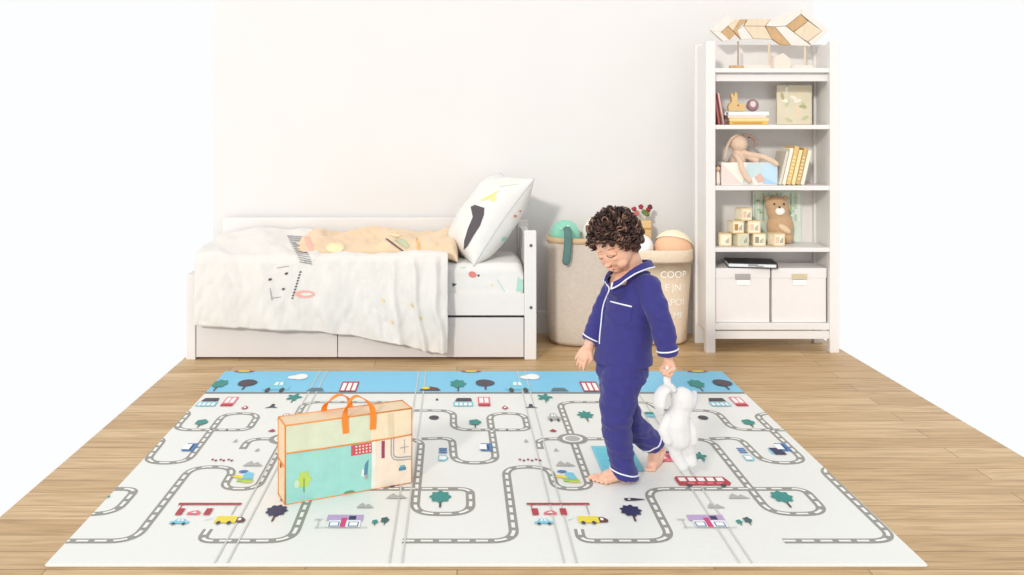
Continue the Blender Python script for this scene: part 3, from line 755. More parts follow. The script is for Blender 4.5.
for (a, b_, t0, t1, pi_, rot, lab, ch) in blk:
    s_ = F/yb_; w = (b_-a)/s_*.94; w = min(w, .071); mx_ = ((a+b_)/2-CX)/s_
    level = 0 if t1 > 240 else (1 if t1 > 230 else 2); sz = .0695
    z0 = SZ[3]+.0005+level*(sz+.0005)
    t = thing('toy_block', (mx_, yb_+sz/2, z0), f'wooden toy block with printed faces, {lab}', 'toy block', 'wooden toy blocks piled on the shelf')
    M = Matrix.Translation((mx_, yb_+sz/2, z0)) @ Matrix.Rotation(math.radians(rot), 4, 'Z'); h = sz/2*.98
    bm = B(); box(bm, -h, h, -h, h, 0, sz, M=M); finish('cube_body', bm, BW_, t, bevel=.004)
    bm = B(); e = h*.74
    box(bm, -e, e, -h-.0006, -h+.001, sz*.13, sz*.87, M=M); box(bm, h-.001, h+.0006, -e, e, sz*.13, sz*.87, M=M); box(bm, -h-.0006, -h+.001, -e, e, sz*.13, sz*.87, M=M)
    box(bm, -e*.9, -e*.1, -h-.0014, -h, sz*.25, sz*.75, 1, M=M)
    for k in range(3): box(bm, e*.1+k*.007, e*.1+.004+k*.007, -h-.0014, -h, sz*.25, sz*(.5+.09*k), 2, M=M)
    finish('printed_panel', bm, [prints[0] if pi_ != 2 else prints[2], prints[pi_], prints[4]], t)
# picture book and bear
pb = thing('picture_board', (cx(775), YC+.24, SZ[3]), 'pale green forest picture leaning behind the bear plush', 'picture')
yp = YC+.228; sp_ = F/yp
px0, px1, pz0, pz1 = (753-CX)/sp_, (801-CX)/sp_, SZ[3]+.001, H-(191-CY)/sp_
bm = B(); box(bm, px0, px1, yp, yp+.012, pz0, pz1); finish('board', bm, mat('sage_board', (214, 226, 212), .8, .1, 8), pb, bevel=.001)
bm = B()
for k in range(11):
    xx = px0+.01+(px1-px0-.02)*k/10+.004*math.sin(k*5); w = .004+.003*abs(math.sin(k*3)); h0 = .02+.03*abs(math.cos(k)); prism(bm, [(xx-w, pz0+.12), (xx+w, pz0+.12), (xx+w*.6, pz1-.01), (xx-w*.6, pz1-.01)], yp-.0012, yp, k % 3)
for k in range(16):
    xx = px0+.02+random.random()*(px1-px0-.04); zz = pz0+.15+random.random()*.12; prism(bm, [(xx+.012*math.cos(a), zz+.008*math.sin(a)) for a in (2*PI*q_/8 for q_ in range(8))], yp-.002, yp-.0005, k % 3)
finish('printed_trees', bm, [mat('pr_sage', (178, 204, 182), .8), mat('pr_mint', (226, 236, 226), .8), mat('pr_moss', (168, 188, 146), .8)], pb)
BEAR = mat('bear_plush', (198, 164, 128), .95, .05, 60, .5, 350, sheen=.25); BEARW = mat('bear_muzzle', (246, 240, 232), .95)
yq = YC+.172; sq = F/yq
def bp_(px, py, d=0): return V((px-CX)/sq, yq+d, H-(py-CY)/sq)
bear = thing('bear_plush', (bp_(781, 0).x, yq, SZ[3]), 'standing light brown plush bear with a white muzzle, behind the blocks', 'plush toy')
bm = B(); k_ = sq
for (x, y, rx, rz) in ((780, 227, 13.5, 17), (778, 210, 11.5, 13), (776, 205, 11, 9.5), (787, 238, 6, 6)): ell(bm, bp_(x, y), (rx/k_, .040, rz/k_), u=24, v=16)
for x in (767, 785.5): ell(bm, bp_(x, 198), (3/k_, .008, 3/k_))
for f_ in [v for v in bm.verts]:
    if f_.co.z < SZ[3]+.001: f_.co.z = SZ[3]+.001
bmv = voxel(bm, .004, 2)
for v in bmv.verts:
    if v.co.z < SZ[3]+.001: v.co.z = SZ[3]+.001
finish('body', bmv, BEAR, bear, smooth=True)
bm = B(); ell(bm, bp_(777.5, 210.5, -.040), (4.8/k_, .010, 4/k_)); finish('muzzle', bm, BEARW, bear, smooth=True, label='white muzzle')
bm = B(); ell(bm, bp_(776.5, 206.5, -.049), (1.2/k_, .004, 1/k_)); ell(bm, bp_(772, 203.5, -.040), (1/k_, .004, 1/k_)); ell(bm, bp_(781.5, 203.5, -.039), (1/k_, .004, 1/k_)); finish('face_features', bm, LASH, bear, smooth=True)
bm = B(); ell(bm, bp_(782, 228, -.040), (7.5/k_, .012, 3.2/k_), Matrix.Rotation(.6, 3, 'Y')); finish('paw', bm, mat('bear_paw', (226, 200, 166), .95), bear, smooth=True)

# shelf 3: patterned box, rabbit, books, figurine
yx = YC+.05; sx = F/yx
def sp3(px, py, d=0): return V((px-CX)/sx, yx+d, H-(py-CY)/sx)
tb = thing('patterned_box', (sp3(749, 0).x, yx+.07, SZ[2]), 'open box with pink and blue triangles on the shelf, holding the rabbit', 'box')
a, c = sp3(721.5, 0).x, sp3(777.5, 0).x; zt = sp3(0, 162.5).z; z0 = SZ[2]+.001
bm = B()
box(bm, a, c, yx, yx+.006, z0, zt); box(bm, a, c, yx+.144, yx+.15, z0, zt); box(bm, a, a+.006, yx+.006, yx+.144, z0, zt); box(bm, c-.006, c, yx+.006, yx+.144, z0, zt); box(bm, a+.006, c-.006, yx+.006, yx+.144, z0, z0+.006)
finish('box_shell', bm, mat('box_white', (238, 232, 226), .8), tb)
def tri(pts, mi, z=0):
  z += mi*.0003
  prism(bm, [(sp3(x, 0).x, max(z0, min(zt, sp3(0, y).z))) for x, y in pts], yx-.0012-z, yx, mi)
bm = B()
tri([(722, 163), (722, 184), (742, 184)], 0); tri([(722, 163), (742, 184), (747, 163)], 1); tri([(747, 163), (742, 184), (760, 178), (765, 163)], 2)
tri([(765, 163), (760, 178), (777, 184), (777, 163)], 3); tri([(742, 184), (758, 174), (763, 184)], 4); tri([(763, 184), (758, 174), (777, 184)], 5); tri([(754, 177), (760, 173), (766, 181), (758, 183)], 6, .0006)
finish('printed_triangles', bm, [mat('tri_'+str_, c_2, .7) for str_, c_2 in (('pink', (236, 212, 206)), ('ivory', (240, 234, 222)), ('aqua', (196, 216, 218)), ('sky', (190, 216, 234)), ('pearl', (226, 228, 222)), ('azure', (164, 204, 232)), ('clay', (214, 180, 166)))], tb)
RAB = mat('rabbit_plush', (224, 196, 172), .95, .05, 50, .5, 350, sheen=.25); RABI = mat('rabbit_dark', (160, 128, 112), .95, .06)
rb = thing('rabbit_plush', (sp3(742, 0).x, yx+.06, z0+.008), 'beige long-eared plush rabbit sitting in the triangle box, arm over its front', 'plush toy')
bm = B(); s_ = sx
ell(bm, sp3(742, 143.5, .055), (9.3/s_, .045, 8.6/s_), u=24, v=16)
capsule(bm, [sp3(741, 152, .06), sp3(741, 163, .06), sp3(741, 172, .06)], [.028, .045, .05])
capsule(bm, smooth_curve([sp3(738, 156, .03), sp3(740, 162, .0), sp3(741, 168, -.016), sp3(744, 175, -.019), sp3(748, 180, -.019)], 3), [.016]*13, 10)
capsule(bm, smooth_curve([sp3(746, 153, .05), sp3(754, 155, .03), sp3(764, 157, .015), sp3(772, 161, .0), sp3(776, 164, -.013)], 3), [.016]*10+[.015, .014, .012], 10)
capsule(bm, [sp3(750, 156, .05), sp3(758, 161, .03)], [.02, .02], 10)
bmv = voxel(bm, .004, 2); finish('body', bmv, RAB, rb, smooth=True)
bm = B(); e1 = smooth_curve([sp3(741, 134.5, .04), sp3(734, 138, .035), sp3(729, 147, .04), sp3(726.5, 156, .04), sp3(726, 162, .045)], 4)
tube(bm, e1, [(.010, .005)]*4+[(.012, .006)]*5+[(.018, .007)]*5+[(.014, .006), (.008, .004), (.003, .003)], 12); finish('ear', bm, RAB, rb, smooth=True)
bm = B(); e1 = smooth_curve([sp3(744, 134.5, .03), sp3(751, 136, .015), sp3(756, 141, .01), sp3(754, 148, .008)], 4)
tube(bm, e1, [(.010, .007)]*4+[(.022, .009)]*6+[(.016, .008), (.008, .005), (.004, .003)], 12); finish('ear', bm, RABI, rb, smooth=True, label='folded darker brown ear')
bm = B(); ell(bm, sp3(749.5, 137.5, .008), (.005, .004, .005)); finish('eye', bm, LASH, rb, smooth=True)
# figurine left of the box
fg = thing('mouse_figurine', (cx(718), YC+.05, SZ[2]), 'tiny pale wooden figurine at the left end of the rabbit shelf', 'figurine')
bm = B(); c = V(sp3(718.3, 0).x, yx+.01, SZ[2]); lathe(bm, [(.010, .001), (.0125, .02), (.010, .06), (.007, .075)], c, 16); finish('body', bm, mat('fig_white', (238, 224, 212), .7), fg, smooth=True)
bm = B(); ell(bm, c+V(0, 0, .09), .014, u=16, v=10); finish('head', bm, mat('fig_tan', (206, 176, 150), .7), fg, smooth=True)
bm = B(); ell(bm, c+V(-.011, 0, .104), (.006, .003, .006)); ell(bm, c+V(.011, 0, .104), (.006, .003, .006)); finish('ear', bm, LASH, fg, smooth=True)
# leaning books at the right
def book(name, M, w, h, d, cover, pages, label, group=None, spine=True):
    t = thing(name, M.to_translation(), label, 'book', group)
    bm = B(); box(bm, -w/2, w/2, 0, .004, 0, h, M=M); box(bm, -w/2, -w/2+.0022, 0, d, 0, h, M=M); box(bm, w/2-.0022, w/2, 0, d, 0, h, M=M); finish('cover', bm, cover, t, bevel=.001)
    bm = B(); box(bm, -w/2+.0022, w/2-.0022, .004, d-.004, .003, h-.003, M=M); finish('pages', bm, pages, t)
    return t
PAGE = mat('paper_cream', (244, 236, 216), .8)
bcol = [((214, 206, 190), 'grey-beige'), ((242, 234, 214), 'cream'), ((222, 186, 120), 'mustard tan'), ((234, 214, 160), 'pale straw'), ((206, 170, 112), 'dark tan'), ((238, 228, 206), 'ivory')]
xx = cx(781.0); 
for k, ((col, nm_), w, h) in enumerate(zip(bcol, (.017, .020, .026, .022, .024, .022), (.185, .205, .215, .195, .205, .19))):
    ang = math.radians(13)
    M = Matrix.Translation((xx+w/2/math.cos(ang), YC+.04, SZ[2]+.001+w/2*math.sin(ang))) @ Matrix.Rotation(ang, 4, 'Y')
    posn = ['first from the rabbit box', 'second from the rabbit box', 'third from the rabbit box', 'fourth from the rabbit box', 'fifth from the rabbit box', 'last in the row, by the right side panel'][k]
    t = book('book', M, w, h, .15, mat('book_'+nm_.replace(' ', '_'), col, .7, .05), PAGE, f'{nm_} book leaning on the shelf, {posn}', 'leaning books beside the rabbit box')
    if k in (2, 3, 4):
        bm = B()
        for q_ in range(7): box(bm, -w*.28, w*.28, -.0008, .001, .03+q_*.02, .036+q_*.02, M=M)
        finish('spine_print', bm, mat('spine_print', (246, 226, 176), .7), t)
    xx += w/math.cos(ang)+.0015
# shelf 2: leaning books, stack, bunny, ball, frame
for k, (px, col, nm_, ang, h, w) in enumerate(((722.2, (178, 98, 92), 'thin brick red', -9, .192, .013), (726.6, (222, 180, 172), 'thin dusty pink', -10, .175, .011))):
    a_ = math.radians(ang); M = Matrix.Translation((cx(px), YC+.05, SZ[1]+.001+w/2*abs(math.sin(a_)))) @ Matrix.Rotation(a_, 4, 'Y')
    book('book', M, w, h, .14, mat('book_'+nm_.replace(' ', '_'), col, .6, .05), PAGE, f'{nm_} book leaning against the left side panel', 'thin books leaning on the left')
z = SZ[1]+.001; stack = [(731.5, 770, .018, (232, 186, 92), 'mustard yellow', 'lowest of the flat stack'), (731, 771, .017, (242, 212, 150), 'pale yellow', 'second from the bottom of the flat stack'),
                      (729.5, 768, .014, (238, 214, 200), 'pale pink', 'third from the bottom of the flat stack'), (727, 771, .020, (236, 236, 232), 'white', 'topmost of the flat stack')]
for (a, b_, h, col, nm_, lab) in stack:
    t = thing('book', (cx((a+b_)/2), YC+.1, z), f'{nm_} book, {lab} on the upper shelf', 'book', 'books lying in a flat stack')
    x0_, x1_ = cx(a), cx(b_)
    bm = B(); box(bm, x0_, x1_, YC+.03, YC+.18, z, z+.003); box(bm, x0_, x1_, YC+.03, YC+.18, z+h-.003, z+h); box(bm, x0_, x1_, YC+.03, YC+.034, z+.003, z+h-.003); finish('cover', bm, mat('book_'+nm_.replace(' ', '_'), col, .6, .04), t, bevel=.001)
    bm = B(); box(bm, x0_+.003, x1_-.003, YC+.034, YC+.177, z+.003, z+h-.003); finish('pages', bm, PAGE, t)
    if nm_ == 'white':
        bm = B(); box(bm, x0_+.004, x0_+.016, YC+.0285, YC+.0305, z+.003, z+h-.003); finish('spine_band', bm, mat('spine_blue', (112, 120, 140), .6), t, label='grey blue spine band')
    if nm_ == 'mustard yellow':
        bm = B(); box(bm, x0_+.014, x1_-.03, YC+.0285, YC+.0305, z+.007, z+h-.007); finish('spine_print', bm, mat('spine_brown', (150, 104, 52), .6), t)
    z += h+.0006
zs = z
# two dark little wheels
for k, py in enumerate((116.5, 121.5)):
    pass
kn = thing('wooden_peg', (cx(724.5)+.012, YC+.02, SZ[1]), 'small dark brown peg with a knob, beside the foot of the leaning books', 'peg')
bm = B(); lathe(bm, [(.009, .001), (.009, .03), (.005, .034)], (cx(727.2), YC+.022, SZ[1]), 14); finish('base', bm, mat('peg_brown', (120, 86, 74), .6), kn, smooth=True)
bm = B(); ell(bm, (cx(727.2), YC+.022, SZ[1]+.041), .0095, u=14, v=10); finish('knob', bm, mat('peg_dark', (74, 56, 54), .5), kn, smooth=True)
# wooden rabbit
wr = thing('wooden_rabbit', (cx(741), YC+.09, zs), 'small carved wooden rabbit on the flat stack of books', 'figurine')
outl = [(733, 110), (732.5, 105.5), (734, 102.5), (736, 101), (736, 97), (735, 94), (736.2, 91.5), (737.6, 92), (738.4, 95), (739.4, 91), (741.2, 90.6), (742.2, 94), (742.3, 98), (741.6, 101.5), (745, 101.8), (749, 103), (751, 106), (750.5, 109), (748.5, 110.3)]
zo = cz(110.4)-zs
bm = B(); prism(bm, [(cx(a), cz(b_)-zo+.0006) for a, b_ in outl], YC+.075, YC+.105); finish('body', bm, WOODP, wr, bevel=.006, segs=4)
bm = B(); ell(bm, (cx(742.5), YC+.0735, cz(104)-zo), (.005, .0025, .004)); finish('inlay', bm, mat('inlay_brown', (140, 92, 60), .6), wr, smooth=True)
# egg-shaped ball
bl = thing('striped_ball', (cx(758), YC+.09, zs), 'dusky mauve ball with a pale pink front beside the wooden rabbit', 'ball')
c = V(cx(758), YC+.09, zs+.0345); bm = B(); ell(bm, c, (.0335, .0335, .034), u=26, v=18); finish('shell', bm, mat('mauve_shell', (158, 126, 134), .4), bl, smooth=True)
bm = B(); ell(bm, c+V(-.003, -.009, .003), (.0235, .0265, .0255), u=22, v=14); finish('face_patch', bm, mat('pink_patch', (230, 204, 204), .5), bl, smooth=True, label='pale pink patch')
# floral canvas
yp = YC+.16; s2 = F/yp; fc = thing('floral_canvas', ((792-CX)/s2, yp, SZ[1]), 'beige canvas with pale leaves leaning on the shelf, right of the ball', 'picture')
a, c = (777-CX)/s2, (812-CX)/s2; z0_, z1_ = SZ[1]+.001, H-(85-CY)/s2
bm = B(); box(bm, a, c, yp, yp+.02, z0_, z1_); finish('canvas', bm, mat('canvas_beige', (224, 214, 190), .85, .05, 12), fc, bevel=.002)
bm = B(); random.seed(3)
for k in range(15):
    x_, z_ = a+.02+random.random()*(c-a-.04), z0_+.02+random.random()*(z1_-z0_-.04); r_ = random.random()*PI; l_ = .022
    prism(bm, [(x_+l_*math.cos(t)*math.cos(r_)-.45*l_*math.sin(t)*math.sin(r_), z_+l_*math.cos(t)*math.sin(r_)+.45*l_*math.sin(t)*math.cos(r_)) for t in (2*PI*q_/10 for q_ in range(10))], yp-.001-.0001*k, yp, k % 4)
finish('printed_leaves', bm, [mat('leaf_sage', (196, 202, 160), .85), mat('leaf_cream', (244, 238, 222), .85), mat('leaf_peach', (234, 212, 180), .85), mat('leaf_olive', (178, 178, 136), .85)], fc)

# top shelf: zigzag wooden sculpture on stand, pink house
yz = YC+.10; sz_ = F/yz
def zp(px, py): return ((px-CX)/sz_, H-(py-CY)/sz_)
zg = thing('chevron_sculpture', (zp(765, 0)[0], yz+.02, SZ[0]), 'zigzag of pale and brown wooden planks raised on a thin stand, top of bookcase', 'sculpture')
WA = mat('wood_white', (226, 219, 210), .7, .04, 16, .1, 60, stretch=(4, 1, 1)); WB = mat('wood_brown', (196, 160, 116), .6, .12, 20, .15, 60, stretch=(4, 1, 1)); WC = mat('wood_beige', (222, 203, 176), .65, .07, 18, .1, 60, stretch=(4, 1, 1))
pls = [([(711, 30), (727, 15), (735.5, 19), (721, 32)], WA), ([(711, 30), (721, 32), (729.5, 40), (723, 41)], WA),
       ([(721.5, 32), (728, 26), (736, 34), (729.5, 40)], WB), ([(728.3, 25.7), (735, 19.3), (740, 19.3), (733.2, 30.8)], WC), ([(733.5, 30.5), (740.3, 19.3), (748, 19.3), (737, 30), (741, 38.5), (736.3, 33.7)], WB),
       ([(737.3, 30.3), (744, 26), (753, 38.5), (741.6, 39.6)], WA), ([(748.3, 19), (771, 19), (765, 26), (744.4, 25.7)], WC), ([(744.4, 26.1), (765, 26.3), (772, 39), (753.4, 38.3)], WC),
       ([(766, 26.3), (775, 27), (791, 45), (781.5, 44.5), (772.3, 38.6)], WB), ([(771.4, 19), (788, 13), (801, 9), (801, 14), (786, 25.7), (773, 26.5), (765.8, 25.9)], WA),
       ([(775.5, 27), (786, 26.2), (801, 38), (812, 46), (791.5, 45.3)], WA), ([(786.4, 25.8), (801, 14.3), (808, 21), (794, 31.6)], WB), ([(794.4, 32), (808.3, 21.3), (822, 31), (808, 41.5), (801, 37.6)], WC), ([(801.3, 9), (830, 30), (812.5, 45.6), (808.5, 41.8), (822.5, 31), (801.3, 14)], WA)]
for k, (pg, m) in enumerate(pls):
    bm = B(); prism(bm, [zp(*q_) for q_ in pg], yz+.002*(k % 3), yz+.03+.002*(k % 2)); finish('plank', bm, m, zg, bevel=.001)
for x in (739, 770, 806):
    bm = B(); c0 = zp(x, 42); tube(bm, [V(c0[0], yz+.015, zp(0, 43)[1] if x != 739 else zp(0, 41)[1]), V(c0[0], yz+.015, SZ[0]+.02)], .0055, 10); finish('stand_rod', bm, WC if x != 739 else mat('rod_grey', (170, 156, 140), .6), zg)
bm = B(); box(bm, zp(731, 0)[0], zp(812, 0)[0], yz-.02, yz+.05, SZ[0]+.001, SZ[0]+.021); finish('stand_base', bm, WA, zg, bevel=.002)
bm = B(); box(bm, zp(728, 0)[0], zp(741, 0)[0], yz-.05, yz-.022, SZ[0]+.001, SZ[0]+.018)
bo = finish('wood_offcut', bm, WB, bevel=.002, label='small brown wood slat on the top shelf, in front of the stand', cat='wood slat')
hx0, hx1 = cx(776), cx(793); 
bm = B(); prism(bm, [(hx0, SZ[0]+.001), (hx1, SZ[0]+.001), (hx1, cz(59)), ((hx0+hx1)/2+.006, cz(52.5)), (hx0, cz(58))], YC+.03, YC+.075)
finish('house_block', bm, mat('house_pink', (240, 214, 200), .6, .03), bevel=.002, label='pale pink wooden house block on the top shelf', cat='house block')
# == person starts
# ------------------------------------------------------------------ boy
fw = V(-.75, -.66, 0).normalized(); lf = V(.66, -.75, 0).normalized()
boy = thing('person', (.555, 3.15, MT), 'small curly-haired person in navy pyjamas with white piping, walking barefoot with a white plush rabbit', 'person')
def erings(bm, lst, seg=32):
    rg = []
    for (px, py, a, b_) in lst:
        c = P(px, py, 3.15); rg.append([bm.verts.new(c+lf*a*math.cos(t)+fw*b_*math.sin(t)) for t in (2*PI*k/seg for k in range(seg))])
    for i in range(len(rg)-1):
        for k in range(seg): bm.faces.new((rg[i][k], rg[i][(k+1) % seg], rg[i+1][(k+1) % seg], rg[i+1][k]))
    bm.faces.new(rg[0][::-1]); bm.faces.new(rg[-1])
# head in its own frame: face towards -Y, then turned and bowed
HC = P(616, 242.5, 3.12)
HM = Matrix.Translation(HC) @ Matrix.Rotation(math.radians(-46), 4, 'Z') @ Matrix.Rotation(math.radians(33), 4, 'X')
def hp(x, y, z): return HM @ V(x, y, z)
hb = B()
def he(c, r, rot=None, u=24, v=16): ell(hb, c, r, rot, u=u, v=v)
he((0, .010, .022), (.069, .082, .070), u=36, v=24); he((0, -.020, -.022), (.060, .056, .058), u=32, v=20); he((0, -.030, -.052), (.043, .040, .034))
he((0, -.050, -.073), (.019, .017, .013))
for s in (-1, 1):
    he((s*.032, -.046, -.043), (.024, .021, .021)); he((s*.027, -.062, -.013), (.014, .012, .0105)); he((s*.024, -.064, .008), (.020, .010, .009))
    he((s*.0068, -.0800, -.0355), (.0056, .006, .0046), u=12, v=8); he((s*.070, .012, -.016), (.007, .013, .019), Matrix.Rotation(s*.35, 3, 'Z'))
he((0, -.071, -.014), (.0075, .011, .017)); he((0, -.0840, -.0330), (.0082, .0082, .0070)); he((0, -.0760, -.0530), (.0135, .0065, .0044)); he((0, -.0745, -.0600), (.0110, .0065, .0046))
for v in hb.verts: v.co = HM @ v.co
bd = hb
def hand(bm, Wp, d, n, side, curl, k=1.0, spread=.06, thumb_in=.2):
    d = d.normalized(); n = (n-d*n.dot(d)).normalized(); s = d.cross(n).normalized()*side
    rg = []
    for t, w, h in ((-.012, .017, .014), (.0, .018, .0135), (.014, .0225, .0125), (.030, .0245, .0115), (.044, .0235, .0105), (.050, .020, .008)):
        c = Wp+d*t*k; rg.append([bm.verts.new(c+s*w*k*math.cos(a)+n*h*k*math.sin(a)) for a in (2*PI*q/18 for q in range(18))])
    for i in range(len(rg)-1):
        for q in range(18): bm.faces.new((rg[i][q], rg[i][(q+1) % 18], rg[i+1][(q+1) % 18], rg[i+1][q]))
    bm.faces.new(rg[0][::-1]); bm.faces.new(rg[-1])
    for i, (L_, off) in enumerate(zip((.040, .045, .042, .033), (.0175, .006, -.0055, -.0165))):
        p = Wp+d*(.042 if i != 3 else .038)*k+s*off*k; dd = (d+s*spread*(off/.0175)).normalized(); ax = s
        pts = [p]; rs = [.0062*k]; nl = n.copy()
        for seg, fr in enumerate((.44, .31, .25)):
            ang = curl*(1+.12*i)*(.9, 1.1, .8)[seg]
            nd = (dd*math.cos(ang)+nl*math.sin(ang)).normalized(); nl = (nl*math.cos(ang)-dd*math.sin(ang)).normalized(); dd = nd
            p = p+dd*L_*fr*k; pts.append(p); rs.append((.0058, .0052, .0042)[seg]*k)
        capsule(bm, pts, rs, 10)
    b0 = Wp+d*.010*k+s*.014*k; m = Wp+d*.026*k+s*.030*k+n*.006*k; e = Wp+d*.044*k+s*(.033-thumb_in*.03)*k+n*(.010+thumb_in*.02)*k
    capsule(bm, [b0, m, e], [.0095*k, .0075*k, .0052*k], 10)
# torso, arms and legs under the clothes keep the body in one piece
capsule(bd, [hp(0, .02, -.02), P(633, 268, 3.15), P(634, 284, 3.15)], [.048, .039, .042], 18)
capsule(bd, [P(629, 272, 3.16), P(620, 282, 3.125), P(615.5, 288, 3.105)], [.027, .027, .0225], 16); ell(bd, P(616, 282, 3.15), .025); ell(bd, P(616.5, 277, 3.15), .020)
erings(bd, [(630, 306, .090, .0715), (632, 295, .091, .0675), (633.5, 284, .081, .0570), (634.5, 277, .060, .0475), (635.5, 272, .044, .040)])
capsule(bd, [P(634, 285, 3.15), P(630, 310, 3.15), P(624, 345, 3.15), P(622, 368, 3.15)], [.046, .058, .058, .056], 18)
capsule(bd, [P(634, 287, 3.15), P(647, 288, 3.08), P(660, 322, 3.035), P(668, 352, 3.02), P(668, 359, 3.02)], [.035, .026, .023, .019, .0175], 14)
capsule(bd, [P(632, 290, 3.15), P(614, 290, 3.20), P(597, 322, 3.19), P(590, 342, 3.17), P(588.5, 347, 3.165)], [.035, .026, .022, .019, .0175], 14)
capsule(bd, [P(624, 366, 3.12), P(616, 416, 3.085), P(622, 462, 3.11), P(626, 476, 3.12)], [.045, .037, .027, .023], 14)
capsule(bd, [P(618, 370, 3.18), P(629, 420, 3.2), P(650, 441, 3.262), P(656, 447, 3.285)], [.045, .035, .026, .022], 14)
hand(bd, P(588.5, 347.5, 3.165), V(-.56, -.06, -.82), V(.45, .8, -.35), 1, .28, 1.0, spread=.20)
hand(bd, P(668, 359, 3.02), V(-.02, -.06, -1), V(-.78, -.62, 0), -1, 1.02, 1.0, spread=.02, thumb_in=.9)
# feet
def foot(bm, pts, rs, toes, tr):
    capsule(bm, pts, rs, 14)
    for a, b_, r in toes: capsule(bm, [a, (a+b_)/2+V(0, 0, .002), b_], [r*1.05, r, r*.85], 10)
gz = MT
df = V(-.97, -.22, 0).normalized(); lt_ = V(-df.y*-1, df.x*1, 0)    # towards the little toe, nearer the viewer
lt_ = V(.22, -.97, 0).normalized()
hl = V(.598, 3.128, gz+.021); 
foot(bd, [hl, hl+df*.04+V(0, 0, .010), hl+df*.082+V(0, 0, .001)], [.0215, .0235, .0185], [], 0)
for o_ in (-.016, .0, .016): capsule(bd, [hl+df*.03+V(0, 0, .002)+lt_*o_*.5, hl+df*(.096-.004*abs(o_)/.016)+lt_*o_*1.15+V(0, 0, -.007)], [.018, .0125], 12)
capsule(bd, [P(626, 474, 3.12), hl+V(.002, 0, .006)], [.023, .021], 14)
for i, (o_, L_, r) in enumerate(((-.023, .036, .0088), (-.010, .036, .0066), (.001, .031, .0062), (.011, .026, .0058), (.020, .019, .0056))):
    a = hl+df*(.096-.005*i)+lt_*o_; a.z = gz+r+.001; b_ = a+df*L_+lt_*(o_*.22); b_.z = gz+r*.92+.0005; capsule(bd, [a, (a+b_)/2+V(0, 0, .003), b_], [r*1.05, r, r*.95], 10)
an = P(656, 447, 3.285); ball = V(.70, 3.222, gz+.017)
ank = an; heel = P(660.5, 452, 3.30)
foot(bd, [ank, heel], [.023, .019], [], 0)
capsule(bd, [heel, P(656, 461, 3.262), ball], [.020, .021, .018], 14); capsule(bd, [ank, P(653, 459, 3.25), ball], [.021, .020, .016], 14)
for i, (o_, L_, r) in enumerate(((.020, .022, .0085), (.008, .022, .0064), (-.002, .019, .006), (-.011, .016, .0056), (-.019, .012, .0052))):
    a = ball+V(o_*.55, -.004+o_*.1, 0)+V(-.004, 0, 0); a.z = gz+r+.003; b_ = a+V(-.55, -.75, 0)*L_+V(o_*.25, 0, 0); b_.z = gz+r*.9; capsule(bd, [a, b_], [r*1.1, r], 10)
body = voxel(bd, .0022, 3)
for v in body.verts:
    if v.co.z < gz+.0006 and v.co.y > 3.0 and v.co.z < .05: v.co.z = gz+.0006
bvs = BVHTree.FromBMesh(body)
finish('body', body, SKIN, boy, smooth=True)
def pipe(bm, bv, pxs, r=.0024, off=.001, seg=8, n=5, flat=1.0):
    path = smooth_curve([(x, y, 0) for x, y in pxs], n); pts = surf_pts(bv, [(p.x, p.y) for p in path], off)
    if len(pts) > 2: tube(bm, pts, r, seg)
for nm_, curves, m, r in (('eyelashes', [[(606.6, 255.5), (609, 257.2), (612, 257.4), (615.4, 255.6)]], LASH, .0015),
                          ('eyelashes', [[(598.2, 257.3), (600.2, 258.8), (603, 258.4)]], LASH, .0014),
                          ('eyebrow', [[(607.6, 250.2), (610.5, 249.2), (614.2, 249.0)]], mat('brow_brown', (166, 120, 98), .8), .0016),
                          ('eyebrow', [[(598.4, 252.6), (600.4, 251.8), (602.2, 252)]], mat('brow_brown', (166, 120, 98), .8), .0012),
                          ('lips', [[(609.2, 266.4), (611, 266.1), (614, 266.2), (617.6, 264.6)]], LIP, .0014)):
    bm = B()
    for c in curves: pipe(bm, bvs, c, r, .0002)
    if bm.verts: finish(nm_, bm, m, boy, smooth=True)
    else: bm.free()
# curly hair
HAIRM = [mat('hair_brown', (74, 50, 42), .5, .3, 60, spec=.4), mat('hair_dark', (50, 34, 30), .55, .3, 60, spec=.35), mat('hair_light', (132, 98, 80), .45, .3, 60, spec=.4)]
hr = B(); rnd = random.Random(11)
def curl(p, ax, R, turns, r, drop):
    x, y = frame_at(ax); ph = rnd.random()*6.28; n = int(turns*11); pts = []
    for i in range(n+1):
        t = i/n; a = ph+turns*2*PI*t; k = R*(1-.35*t)
        pts.append(p+x*math.cos(a)*k+y*math.sin(a)*k+ax*drop*t)
    tube(hr, pts, [r*(.7+.5*math.sin(PI*min(1, t/n+.1))) for t in range(n+1)], 6, mi=rnd.choice((0, 0, 0, 1, 1, 1, 2)))
cnt = 0
while cnt < 620:
    d = V(rnd.gauss(0, 1), rnd.gauss(0, 1), rnd.gauss(0, 1)).normalized()
    p = V(d.x*.069, .010+d.y*.082, .022+d.z*.070)
    if p.z < -.045: continue
    if p.y < -.034 and p.z < .056: continue
    if p.y < .000 and p.z < -.005+(-p.y)*1.2: continue
    if p.y < .028 and p.z < -.030: continue
    up = max(0, d.z)
    q = p+d*rnd.uniform(.004, (.022 if d.x < .2 else .016)+.004*up)
    tang = V(rnd.gauss(0, .5), rnd.gauss(0, .5), -1); ax = (tang-d*tang.dot(d)*.7+d*.25).normalized()
    wp = HM @ q; axw = (HM.to_3x3() @ ax).normalized()
    curl(wp, axw, rnd.uniform(.0065, .0125), rnd.uniform(1.1, 1.8), rnd.uniform(.0019, .0033), rnd.uniform(.008, .022)); cnt += 1
